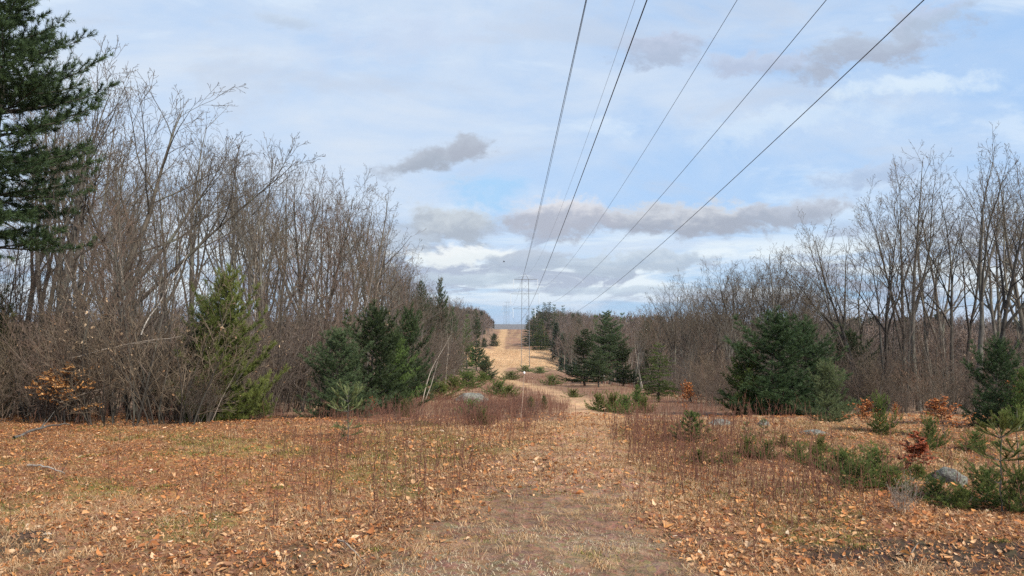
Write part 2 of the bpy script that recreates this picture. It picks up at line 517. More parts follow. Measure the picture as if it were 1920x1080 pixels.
def plant(key, name, label, cat, x, y, h, rz=None, group=None, lean=(0, 0), wide=1.0, sink=0.03, z=None):
    """one plant: an Empty at its foot with its parts as children"""
    H, parts = PROTO[key]
    root = bpy.data.objects.new(name, None)
    root.empty_display_size = 0.2
    COL.objects.link(root)
    s = h / H
    root.location = (x, y, (gz(x, y) if z is None else z) - sink)
    rz = R.uniform(0, 6.283) if rz is None else rz
    root.rotation_euler = (Matrix.Rotation(lean[0], 3, 'Y') @ Matrix.Rotation(lean[1], 3, 'X') @ Matrix.Rotation(rz, 3, 'Z')).to_euler()
    root.scale = (s * wide, s * wide, s)
    tag(root, label, cat, group)
    for pn, me in parts:
        single(pn, me, parent=root)
    return root


def plant_px(key, name, label, cat, px, Y, top, group=None, **kw):
    """same, from the photo's column, a distance and the photo's top row"""
    q = at(px, top, Y)
    h = q.z - gz(q.x, Y)
    return plant(key, name, label, cat, q.x, Y, max(h, 0.15), group=group, **kw)


def plant_base(key, name, label, cat, px, py, top, group=None, **kw):
    """same, standing where the sight line meets the ground"""
    x, y, z = hit(px, py)
    return plant(key, name, label, cat, x, y, max(at(px, top, y).z - z, 0.08), group=group, **kw)

# ---------------------------------------------------------------- plant builders
def rot_about(d, ang, az):
    d = d.normalized()
    ref = Vector((0, 0, 1)) if abs(d.z) < 0.9 else Vector((1, 0, 0))
    u = d.cross(ref).normalized(); w = d.cross(u)
    return (d * math.cos(ang) + (u * math.cos(az) + w * math.sin(az)) * math.sin(ang)).normalized()


def grow(seed, H, r0, nch=(13, 7, 5, 3), ratio=(0.42, 0.5, 0.5, 0.55), ang=(38, 38, 40, 40), t0=0.3, forks=1, fork_t=(0.3, 0.5),
         trop=(0.03, 0.09, 0.07, 0.05, 0.03), wig=(0.06, 0.11, 0.14, 0.16, 0.16), maxlev=4, rmin=0.0035, start_dir=(0, 0, 1), up_bias=0.0, seglen=0.4):
    r_ = random.Random(seed)
    polys = []
    G = r_.gauss
    def rec(p, d, L, r, lev, nfork=0):
        n = max(3, min(14, int(L / (seglen if lev < 3 else seglen * 0.6)) + 1))
        if lev >= 3: n = min(n, 4)
        step = L / n
        pts = [p]; rs = [r]; dirs = [d]
        rend = max(rmin, r * (0.07 if lev == 0 else 0.16 if lev < 2 else 0.35))
        w = wig[lev]; tp = trop[lev]
        for i in range(n):
            d = (d + Vector((G(0, w), G(0, w), G(0, w) + tp))).normalized()
            p = p + d * step
            pts.append(p); dirs.append(d)
            rs.append(max(rmin, r + (rend - r) * ((i + 1) / n) ** 0.85))
        polys.append((pts, rs, lev))
        def spot(t):
            f = t * n; i = min(int(f), n - 1); k = f - i
            return pts[i].lerp(pts[i + 1], k), dirs[min(i + 1, n)], rs[i] + (rs[i + 1] - rs[i]) * k
        for k in range(nfork):
            t = r_.uniform(*fork_t)
            q, dd, rr = spot(t)
            nd = rot_about(dd, math.radians(r_.uniform(14, 30)), r_.uniform(0, 6.28))
            rec(q, nd, L * (1 - t) * r_.uniform(0.85, 1.02), rr * r_.uniform(0.6, 0.85), lev, 0)
        if lev >= maxlev: return
        nc = nch[lev]
        if lev > 0: nc = max(2, int(nc * min(1.3, 0.5 + L / (H * 0.42 * 0.5 ** (lev - 1)) * 0.6) + r_.random()))
        a0 = r_.uniform(0, 6.28)
        s0 = t0 if lev == 0 else 0.18
        for j in range(nc):
            t = s0 + (1 - s0) * (j + r_.uniform(0.1, 0.9)) / nc
            q, dd, rr = spot(min(t, 0.99))
            an = math.radians(ang[lev] * r_.uniform(0.65, 1.3) * (1.15 - 0.4 * t))
            nd = rot_about(dd, an, a0 + j * 2.4 + r_.uniform(-0.5, 0.5))
            nd = (nd + Vector((0, 0, up_bias))).normalized()
            LL = L * ratio[lev] * (1.25 - 0.85 * t) * r_.uniform(0.65, 1.25)
            rec(q, nd, LL, max(rmin, min(rr * r_.uniform(0.45, 0.7), rr)), lev + 1)
    rec(Vector((0, 0, -0.05)), Vector(start_dir).normalized(), H * 0.93, r0, 0, forks)
    return polys


SIDES = {0: 8, 1: 5, 2: 3, 3: 3, 4: 3, 5: 3}


def normalise(polys):
    return max(q.z for p in polys for q in p[0])


def bare(kind, var, bark, twig, trunk_lev=1, **kw):
    polys = grow(**kw)
    H = normalise(polys)
    r_ = random.Random(kw['seed'])
    a = [(p, r, SIDES[l]) for p, r, l in polys if l < trunk_lev]
    b = [(p, r, SIDES[l]) for p, r, l in polys if l >= trunk_lev]
    parts = []
    for nm, ps, m in (('trunk', a, bark), ('crown', b, twig)):
        v, q, t = tubes(ps, [r_.random() for _ in ps])
        parts.append((nm, np_mesh(nm, v, q, None, M[m], True, {'tint': t})))
    PROTO[(kind, var)] = (H, parts)
    return polys


# tall bare hardwoods, nominal about 10 m
for k in range(6):
    bare('tree', k, 'bark' if k % 3 else 'bark_dark', 'twig', seed=100 + k, H=10, r0=0.125 + 0.01 * (k % 3), forks=(1, 2, 2, 1, 3, 2)[k],
         fork_t=((0.25, 0.45), (0.3, 0.5), (0.12, 0.4), (0.4, 0.6), (0.2, 0.5), (0.3, 0.55))[k], nch=(10, 6, 4, 3), t0=(0.36, 0.46, 0.38, 0.34, 0.48, 0.42)[k],
         ratio=(0.37, 0.52, 0.5, 0.5), ang=(44, 42, 44, 46), trop=(0.03, 0.055, 0.05, 0.04, 0.03), wig=(0.06, 0.13, 0.17, 0.19, 0.19), rmin=0.0042, trunk_lev=2)
# open, broad crowns (edge of the wood)
for k in range(4):
    bare('broad', k, 'bark_dark', 'twig', seed=150 + k, H=10, r0=0.14, forks=3, fork_t=(0.12, 0.45), nch=(10, 7, 5, 3), t0=0.4,
         ratio=(0.42, 0.52, 0.5, 0.5), ang=(42, 38, 40, 42), trop=(0.02, 0.07, 0.06, 0.05, 0.03), wig=(0.05, 0.10, 0.15, 0.18, 0.18), rmin=0.0045, trunk_lev=2)
# slim saplings, nominal 6 m
for k in range(6):
    bare('sapling', k, 'twig_grey' if k in (2,) else 'bark' if k % 2 else 'bark_dark', 'twig_red' if k % 2 else 'twig', seed=200 + k, H=6, r0=0.034, forks=k % 2, nch=(16, 6, 4), t0=0.15,
         ratio=(0.30, 0.48, 0.5), ang=(42, 40, 40), trop=(0.02, 0.10, 0.06, 0.05), maxlev=3, rmin=0.0032, wig=(0.05, 0.12, 0.15, 0.16, 0.16), seglen=0.35)
# white birch
for k in range(2):
    bare('birch', k, 'birch', 'twig', seed=240 + k, H=7, r0=0.05, forks=0, nch=(14, 6, 4), t0=0.4, ratio=(0.25, 0.48, 0.5), ang=(36, 40, 40),
         trop=(0.01, 0.10, 0.06, 0.05), maxlev=3, rmin=0.0034)


LEAF_T = np.array([[0, 0, 0], [0.33, 0, 0.0], [0.68, 0, 0.0], [1, 0, 0], [0.30, 0.22, 0], [0.66, 0.20, 0], [0.30, -0.22, 0], [0.66, -0.20, 0]])
LEAF_Q = np.array([[1, 2, 5, 4], [2, 1, 6, 7]])
LEAF_TR = np.array([[0, 1, 4], [2, 3, 5], [1, 0, 6], [3, 2, 7]])


def leaves_np(pos, size, yaw, pitch, roll, curl, fold, rg):
    n = len(pos)
    T = np.repeat(LEAF_T[None], n, 0)
    T = T + 0
    T[:, 4:, 1] *= rg.uniform(0.7, 1.25, (n, 1))
    T[:, :, 1] += 0.08 * np.sin(T[:, :, 0] * rg.uniform(1, 4, (n, 1)))
    T[:, :, 2] += fold[:, None] * np.abs(T[:, :, 1]) + curl[:, None] * (T[:, :, 0] - 0.5) ** 2
    T[:, :, 0] -= 0.5
    T *= size[:, None, None]
    cy, sy, cp, sp_, cr, sr = np.cos(yaw), np.sin(yaw), np.cos(pitch), np.sin(pitch), np.cos(roll), np.sin(roll)
    x, y, z = T[:, :, 0], T[:, :, 1], T[:, :, 2]
    y2 = y * cr[:, None] - z * sr[:, None]; z2 = y * sr[:, None] + z * cr[:, None]
    x3 = x * cp[:, None] - z2 * sp_[:, None]; z3 = x * sp_[:, None] + z2 * cp[:, None]
    x4 = x3 * cy[:, None] - y2 * sy[:, None]; y4 = x3 * sy[:, None] + y2 * cy[:, None]
    V = np.stack([x4, y4, z3], -1) + pos[:, None, :]
    off = (np.arange(n) * 8)[:, None, None]
    return V.reshape(-1, 3), (LEAF_Q[None] + off).reshape(-1, 4), (LEAF_TR[None] + off).reshape(-1, 3)


def multi(kind, var, bark, twig, seed, H, stems, spread, r0, nleaf=0, nch=(7, 5, 3), rmin=0.0026, base_r=0.18, maxlev=3, ratio=(0.42, 0.5, 0.5), wig=0.10):
    r_ = random.Random(seed)
    polys = []
    for s in range(stems):
        az = r_.uniform(0, 6.28); tl = r_.uniform(0.05, spread)
        d = (math.cos(az) * tl, math.sin(az) * tl, 1)
        pl = grow(seed * 37 + s, H * r_.uniform(0.55, 1.0), r0 * r_.uniform(0.6, 1.1), nch=nch, ratio=ratio, ang=(36, 40, 42), t0=0.15, forks=0,
                  maxlev=maxlev, rmin=rmin, start_dir=d, trop=(0.03, 0.07, 0.05, 0.03), wig=(wig, 0.14, 0.16, 0.16), seglen=0.25)
        off = Vector((math.cos(az) * base_r * r_.random(), math.sin(az) * base_r * r_.random(), 0))
        polys += [([q + off for q in p], rr, l) for p, rr, l in pl]
    Hm = normalise(polys)
    parts = []
    for nm, lv, m in (('stem', (0,), bark), ('crown', (1, 2, 3, 4), twig)):
        ps = [(p, rr, 5 if l == 0 else 3) for p, rr, l in polys if l in lv]
        v, q, t = tubes(ps, [r_.random() for _ in ps])
        parts.append((nm, np_mesh(nm, v, q, None, M[m], True, {'tint': t})))
    if nleaf:
        rg = np.random.default_rng(seed); tw = [p for p, rr, l in polys if l >= 1]; pos = []
        for i in range(nleaf):
            p = r_.choice(tw); k = r_.randrange(1, len(p)); pos.append(tuple(p[k - 1].lerp(p[k], r_.random())))
        pos = np.array(pos); n = len(pos)
        v, q, tr = leaves_np(pos, 0.05 * rg.uniform(0.6, 1.3, n), rg.uniform(0, 6.28, n), rg.normal(-0.6, 0.5, n), rg.normal(0, 0.6, n), rg.normal(0.3, 0.5, n), rg.uniform(-0.2, 0.6, n), rg)
        cc = np.array([(0.42, 0.29, 0.18), (0.50, 0.36, 0.23), (0.34, 0.19, 0.10)])[rg.integers(0, 3, n)] * rg.uniform(0.7, 1.1, (n, 1))
        parts.append(('leaves', np_mesh('leaves', v, q, tr, M['dead_leaf'], False, {'Col': np.repeat(cc, 8, 0)})))
    PROTO[(kind, var)] = (Hm, parts)
    return polys


# brushy shrubs, nominal 2.5 m
for k in range(6):
    multi('shrub', k, ('bark_dark', 'twig', 'twig_red')[k % 3], ('twig', 'twig_red', 'twig')[k % 3], 300 + k, 2.5, 11, 0.42, 0.012, nleaf=(0, 45, 0, 90, 0, 20)[k], base_r=0.4, nch=(8, 5, 3))
# low red-brown brush, nominal 0.7 m
for k in range(3):
    multi('brush', k, 'weed', 'weed', 330 + k, 0.7, 14, 0.6, 0.004, nch=(5, 3), maxlev=2, rmin=0.0016, base_r=0.25)
multi('grey_brush', 0, 'twig_grey', 'twig_grey', 340, 0.6, 18, 0.5, 0.0035, nch=(5, 4), maxlev=2, rmin=0.0014, base_r=0.08)


def leafy(kind, var, seed, H, cols, nl, bark='bark', size=0.07, zlo=0.1, **kw):
    """a young tree or shrub that has kept its dead leaves"""
    polys = grow(seed=seed, H=H, **kw)
    Hm = normalise(polys)
    rg = np.random.default_rng(seed); r_ = random.Random(seed)
    ps = [(p, r, 4) for p, r, l in polys]
    v, q, t = tubes(ps, [r_.random() for _ in ps])
    stem = np_mesh('stem', v, q, None, M[bark], True, {'tint': t})
    tw = [p for p, r, l in polys if l >= 1]
    pos = []
    for i in range(nl):
        p = r_.choice(tw); k = r_.randrange(1, len(p))
        w = p[k - 1].lerp(p[k], r_.random())
        if w.z < H * zlo: continue
        pos.append((w.x + r_.gauss(0, .02), w.y + r_.gauss(0, .02), w.z - 0.02))
    pos = np.array(pos); n = len(pos)
    v, q, tr = leaves_np(pos, size * rg.uniform(0.6, 1.3, n), rg.uniform(0, 6.28, n), rg.normal(-0.5, 0.5, n), rg.normal(0, 0.6, n), rg.normal(0.3, 0.5, n), rg.uniform(-0.2, 0.6, n), rg)
    cc = np.array(cols)[rg.integers(0, len(cols), n)] * rg.uniform(0.7, 1.2, (n, 1))
    lf = np_mesh('leaves', v, q, tr, M['dead_leaf'], False, {'Col': np.repeat(cc, 8, 0)})
    PROTO[(kind, var)] = (Hm, [('stem', stem), ('leaves', lf)])


leafy('beech', 0, 400, 1.6, [(0.50, 0.25, 0.09), (0.58, 0.33, 0.14), (0.42, 0.19, 0.06)], 1300, r0=0.018, nch=(12, 5, 3), t0=0.25, ratio=(0.55, 0.5, 0.5), ang=(65, 45, 40), trop=(0.02, 0.02, 0.0, 0), maxlev=2, forks=1)
leafy('oak', 0, 410, 1.2, [(0.34, 0.085, 0.035), (0.42, 0.13, 0.055), (0.26, 0.065, 0.03)], 1500, r0=0.014, nch=(14, 5, 3), t0=0.1, ratio=(0.42, 0.5, 0.5), ang=(45, 45, 40), trop=(0.02, 0.05, 0.0, 0), maxlev=2, forks=1)
leafy('oak', 1, 411, 1.5, [(0.42, 0.16, 0.05), (0.50, 0.22, 0.08), (0.36, 0.12, 0.045)], 1200, r0=0.014, nch=(13, 5, 3), t0=0.15, ratio=(0.5, 0.5, 0.5), ang=(50, 45, 40), trop=(0.02, 0.05, 0.0, 0), maxlev=2, forks=1)


def needles(sh, nl, nw, m, rg, angle=(0.55, 1.0), tipbias=0.0):
    """sh: array (n,7) of shoots p0,p1,tint -> needle triangles"""
    n = len(sh)
    P0 = np.repeat(sh[:, 0:3], m, 0); P1 = np.repeat(sh[:, 3:6], m, 0)
    N = n * m
    ax = nrm(P1 - P0)
    u = rg.random((N, 1)) ** (1 - tipbias)
    base = P0 + (P1 - P0) * u
    ref = rg.normal(size=(N, 3))
    rad = nrm(ref - ax * (ref * ax).sum(1, keepdims=True))
    an = rg.uniform(angle[0], angle[1], (N, 1))
    d = ax * np.cos(an) + rad * np.sin(an)
    L = nl * rg.uniform(0.7, 1.2, (N, 1))
    side = nrm(np.cross(d, rg.normal(size=(N, 3)))) * nw * 0.5
    V = np.stack([base - side, base + side, base + d * L], 1).reshape(-1, 3)
    F = np.arange(N * 3).reshape(-1, 3)
    t = np.repeat(sh[:, 6], m) + rg.normal(0, 0.1, N)
    tint = np.repeat(np.clip(t, 0, 1), 3)
    return V, F, tint


def conifer(kind, var, seed, H, cb, rad, prof, dz, nbr, up=(0.0, 0.8), droop=0.0, tip=0.25, spacing=0.11, lat=0.45, shoot=0.11, nn=26, nl=0.07, nw=0.005,
            mat='needle_mid', bark='bark_dark', irr=0.3, r0=None, inner=0.15, angle=(0.5, 0.95), trunk_wig=0.01, lat_ang=0.9, fork=0.7):
    r_ = random.Random(seed); rg = np.random.default_rng(seed)
    r0 = r0 or H * 0.014
    tp = [Vector((r_.gauss(0, trunk_wig) * H * (i > 0), r_.gauss(0, trunk_wig) * H * (i > 0), H * i / 10 - 0.04)) for i in range(11)]
    tr = [max(0.004, r0 * (1 - 0.93 * i / 10)) for i in range(11)]
    def trunk_at(z):
        f = min(max(z / H * 10, 0), 9.99); i = int(f); return tp[i].lerp(tp[i + 1], f - i)
    limbs = [(tp, tr, 7)]; sh = []
    z = cb
    while z < H * 0.985:
        t = (z - cb) / (H - cb)
        Rz = rad * prof(t)
        a0 = r_.uniform(0, 6.28)
        n = max(3, int(nbr * r_.uniform(0.75, 1.25)))
        for k in range(n):
            if r_.random() < 0.10: continue
            L = max(0.10 * rad, Rz * r_.uniform(1 - irr, 1 + irr * 0.6))
            az = a0 + k * 6.283 / n + r_.uniform(-0.35, 0.35)
            el = up[0] + (up[1] - up[0]) * t + r_.gauss(0, 0.12)
            b0 = trunk_at(z + r_.uniform(-0.3, 0.3) * dz)
            hx, hy = math.cos(az), math.sin(az)
            pts = []
            m_ = 5
            bend = r_.gauss(0, 0.12)
            for i in range(m_ + 1):
                s = i / m_
                rr = L * s * math.cos(el)
                zz = L * s * math.sin(el) - droop * L * s * s + tip * L * s ** 3
                bx = hx * rr - hy * bend * L * s * s; by = hy * rr + hx * bend * L * s * s
                pts.append(b0 + Vector((bx, by, zz)))
            lr = max(0.003, 0.012 * L ** 0.8)
            limbs.append((pts, [lr * (1 - 0.8 * i / m_) for i in range(m_ + 1)], 4))
            s = inner + (1 - inner) * r_.random() * spacing / max(L, 0.01)
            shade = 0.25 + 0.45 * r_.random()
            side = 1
            def bp(s):
                f = min(s * m_, m_ - 1e-4); i = int(f); return pts[i].lerp(pts[i + 1], f - i), (pts[i + 1] - pts[i]).normalized()
            while s < 1.0:
                p, d = bp(s)
                ll = L * lat * (1 - s) ** 0.7 * r_.uniform(0.5, 1.1) + shoot * 0.8
                sv = d.cross(Vector((0, 0, 1)))
                if sv.length < 1e-3: sv = Vector((1, 0, 0))
                sv.normalize()
                dd = (d * math.cos(lat_ang) + sv * side * math.sin(lat_ang) + Vector((0, 0, r_.uniform(-0.1, 0.3)))).normalized()
                side = -side
                q = p; rem = ll
                while rem > shoot * 0.4:
                    l = min(shoot, rem) * r_.uniform(0.9, 1.15)
                    q2 = q + dd * l
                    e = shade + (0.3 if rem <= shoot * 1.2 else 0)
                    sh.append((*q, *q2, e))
                    # a small fork beside each shoot
                    if r_.random() < fork:
                        d3 = (dd + Vector((r_.gauss(0, .6), r_.gauss(0, .6), r_.gauss(0.1, .4)))).normalized()
                        q3 = q + d3 * l
                        sh.append((*q, *q3, e))
                    q = q2; rem -= l
                    dd = (dd + Vector((r_.gauss(0, .12), r_.gauss(0, .12), 0.05))).normalized()
                s += spacing / max(L, 0.05) * r_.uniform(0.7, 1.3)
            p, d = bp(0.999)
            for _ in range(3):
                d3 = (d + Vector((r_.gauss(0, .35), r_.gauss(0, .35), r_.gauss(0.25, .25)))).normalized()
                q3 = p + d3 * shoot * 1.3
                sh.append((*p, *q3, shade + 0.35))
        z += dz * r_.uniform(0.8, 1.2)
    top = tp[-1]
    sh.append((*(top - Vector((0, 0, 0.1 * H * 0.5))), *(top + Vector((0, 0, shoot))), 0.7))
    v, q, t = tubes(limbs, [r_.random() for _ in limbs])
    trunk = np_mesh('trunk', v, q, None, M[bark], True, {'tint': t})
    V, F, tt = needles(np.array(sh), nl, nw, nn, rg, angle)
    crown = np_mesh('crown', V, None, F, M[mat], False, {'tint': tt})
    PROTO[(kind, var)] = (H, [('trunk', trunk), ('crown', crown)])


cone = lambda t: (1 - t) ** 0.85
dome = lambda t: (1 - t) ** 0.55 * (0.72 + 0.28 * math.sin(t * 9 + 1))
egg = lambda t: (1 - t) ** 0.7 * (0.75 + 0.25 * math.sin(min(1, t * 2.2) * 1.57))
bush = lambda t: max(0.02, (1 - t ** 1.7)) ** 0.7 * (0.85 + 0.15 * math.sin(t * 14))
tall = lambda t: (1 - t) ** 0.5 * (0.55 + 0.45 * math.sin(t * 3.1 + 0.3))
# young white pines, nominal 2.6 m
conifer('pine', 0, 500, 2.6, 0.05, 1.1, egg, 0.17, 7, up=(0.05, 0.95), mat='needle_mid', nn=32, nw=0.008, spacing=0.08, lat=0.5)
conifer('pine', 1, 501, 2.6, 0.03, 1.2, bush, 0.17, 7, up=(0.0, 1.0), mat='needle_dark', nn=32, nw=0.008, spacing=0.08, lat=0.5, irr=0.5)
conifer('pine', 2, 502, 2.6, 0.03, 1.15, bush, 0.17, 7, up=(0.05, 1.05), mat='needle_blue', nn=32, nw=0.0075, spacing=0.08, lat=0.5, irr=0.5)
conifer('pine', 3, 503, 2.6, 0.05, 1.1, bush, 0.17, 7, up=(0.1, 1.05), mat='needle_yellow', nn=32, nw=0.0075, spacing=0.08, lat=0.5, irr=0.6)
conifer('pine', 4, 504, 2.6, 0.03, 1.15, bush, 0.17, 7, up=(0.1, 1.1), mat='needle_sage', nn=30, nw=0.0065, spacing=0.085, lat=0.5, irr=0.45)
# big forest pine with open layers, nominal 12 m
conifer('big_pine', 0, 510, 12, 3.7, 2.7, tall, 0.36, 8, up=(-0.05, 0.6), droop=0.12, tip=0.2, spacing=0.15, lat=0.45, shoot=0.2, nn=34, nl=0.12, nw=0.013, mat='needle_dark', irr=0.32, r0=0.15, lat_ang=0.9, fork=0.9)
conifer('big_pine', 1, 511, 12, 2.5, 2.6, tall, 0.55, 7, up=(0.0, 0.6), droop=0.05, tip=0.3, spacing=0.16, lat=0.5, shoot=0.22, nn=28, nl=0.16, nw=0.022, mat='needle_blue', irr=0.55, r0=0.15)
conifer('big_pine', 2, 512, 12, 1.0, 3.0, dome, 0.52, 7, up=(0.0, 0.7), droop=0.05, tip=0.3, spacing=0.16, lat=0.5, shoot=0.22, nn=28, nl=0.16, nw=0.022, mat='needle_dark', irr=0.32, r0=0.15)
# spruces and hemlocks, nominal 8 m
conifer('spruce', 0, 520, 8, 0.3, 1.7, cone, 0.30, 7, up=(-0.2, 0.5), droop=0.15, tip=0.15, spacing=0.13, lat=0.42, shoot=0.15, nn=28, nl=0.06, nw=0.016, mat='needle_dark', irr=0.25, angle=(0.7, 1.2))
conifer('spruce', 1, 521, 8, 0.3, 2.0, cone, 0.33, 7, up=(-0.1, 0.6), droop=0.1, tip=0.15, spacing=0.13, lat=0.42, shoot=0.15, nn=28, nl=0.06, nw=0.016, mat='needle_mid', irr=0.3, angle=(0.7, 1.2))
conifer('hemlock', 0, 530, 3, 0.5, 0.75, lambda t: (1 - t) ** 0.6, 0.15, 6, up=(0.0, 0.5), droop=0.25, tip=0.05, spacing=0.06, lat=0.5, shoot=0.08, nn=24, nl=0.035, nw=0.009, mat='needle_mid', irr=0.35, angle=(0.7, 1.2))
# seedlings: bottlebrush shoots in whorls
conifer('seedling', 0, 540, 0.5, 0.02, 0.24, cone, 0.055, 7, up=(0.2, 1.0), mat='needle_mid', spacing=0.04, shoot=0.045, nn=44, nl=0.024, nw=0.0036, irr=0.25, r0=0.006, lat=0.4, angle=(0.5, 0.9))
conifer('mat_pine', 0, 541, 0.55, 0.02, 0.75, dome, 0.08, 9, up=(0.1, 1.0), mat='needle_yellow', spacing=0.07, shoot=0.07, nn=34, nl=0.045, nw=0.005, irr=0.4, r0=0.01, lat=0.4)
conifer('mat_pine', 1, 542, 0.55, 0.02, 0.8, dome, 0.08, 8, up=(0.05, 1.0), mat='needle_bright', spacing=0.07, shoot=0.07, nn=34, nl=0.045, nw=0.005, irr=0.4, r0=0.01, lat=0.4)


def whorl_pine(kind, var, seed, H, whorls, mat, nl=0.05, nw=0.003, nn=120, r0=0.009):
    """thin young pine: long upswept bottlebrush shoots in separate whorls"""
    r_ = random.Random(seed); rg = np.random.default_rng(seed)
    tp = [Vector((r_.gauss(0, 0.006) * (i > 0), r_.gauss(0, 0.006) * (i > 0), H * i / 8 - 0.02)) for i in range(9)]
    limbs = [(tp, [r0 * (1 - 0.75 * i / 8) for i in range(9)], 6)]
    sh = [(*(tp[-1] - Vector((0, 0, 0.20 * H))), *tp[-1], 0.75)]
    for zf, n, L, el in whorls:
        a0 = r_.uniform(0, 6.28)
        for k in range(n):
            az = a0 + k * 6.283 / n + r_.uniform(-0.25, 0.25)
            e = el + r_.gauss(0, 0.12); l = L * r_.uniform(0.75, 1.15)
            p0 = Vector((0, 0, H * zf))
            p1 = p0 + Vector((math.cos(az) * math.cos(e), math.sin(az) * math.cos(e), math.sin(e) * 0.8)) * l * 0.55
            p2 = p1 + Vector((math.cos(az) * math.cos(e + .25), math.sin(az) * math.cos(e + .25), math.sin(e + .25))) * l * 0.45
            limbs.append(([p0, p1, p2], [0.004, 0.003, 0.002], 4))
            c = 0.35 + 0.4 * zf + r_.uniform(-.1, .1)
            sh.append((*(p0.lerp(p1, 0.35)), *p1, c)); sh.append((*p1, *p2, c + 0.15))
            for _ in range(2 if zf < 0.75 else 1):
                d = (p2 - p1).normalized() + Vector((r_.gauss(0, .5), r_.gauss(0, .5), r_.gauss(.1, .3)))
                sh.append((*p1, *(p1 + d.normalized() * l * 0.4), c))
    v, q, t = tubes(limbs, [r_.random() for _ in limbs])
    trunk = np_mesh('trunk', v, q, None, M['bark'], True, {'tint': t})
    V, F, tt = needles(np.array(sh), nl, nw, nn, rg, (0.3, 0.65))
    PROTO[(kind, var)] = (H, [('trunk', trunk), ('crown', np_mesh('crown', V, None, F, M[mat], False, {'tint': tt}))])


whorl_pine('whorl', 0, 550, 0.8, [(0.14, 3, .20, .15), (0.26, 4, .24, 0.15), (0.52, 6, .34, 0.40), (0.68, 6, .32, 0.7), (0.76, 3, .26, 1.0)], 'needle_pale', nl=0.026, nw=0.0032, nn=170)
whorl_pine('whorl', 1, 551, 1.0, [(0.30, 5, .30, .25), (0.52, 6, .30, 0.4), (0.74, 7, .30, 0.65), (0.80, 3, .24, 1.0)], 'needle_yellow', nl=0.032, nw=0.0032, nn=150)
whorl_pine('whorl', 2, 552, 0.45, [(0.15, 5, .16, .3), (0.45, 6, .16, 0.6), (0.7, 5, .14, 0.95)], 'needle_pale', nl=0.022, nn=110)


def boulder(var, seed, sx, sy, sz):
    import bmesh
    bm = bmesh.new()
    bmesh.ops.create_icosphere(bm, subdivisions=5, radius=1)
    off = Vector((seed * 3.1, seed * 1.7, 0))
    for v in bm.verts:
        p = v.co.copy()
        d = 1 + 0.30 * mnoise.noise(p * 1.1 + off) + 0.14 * mnoise.noise(p * 2.7 + off) + 0.05 * mnoise.noise(p * 8 + off) + 0.02 * mnoise.noise(p * 20 + off)
        v.co = Vector((p.x * sx, p.y * sy, p.z * sz)) * d
    me = bpy.data.meshes.new('boulder'); bm.to_mesh(me); bm.free()
    me.polygons.foreach_set('use_smooth', np.ones(len(me.polygons), bool))
    me.materials.append(M['rock'])
    return me

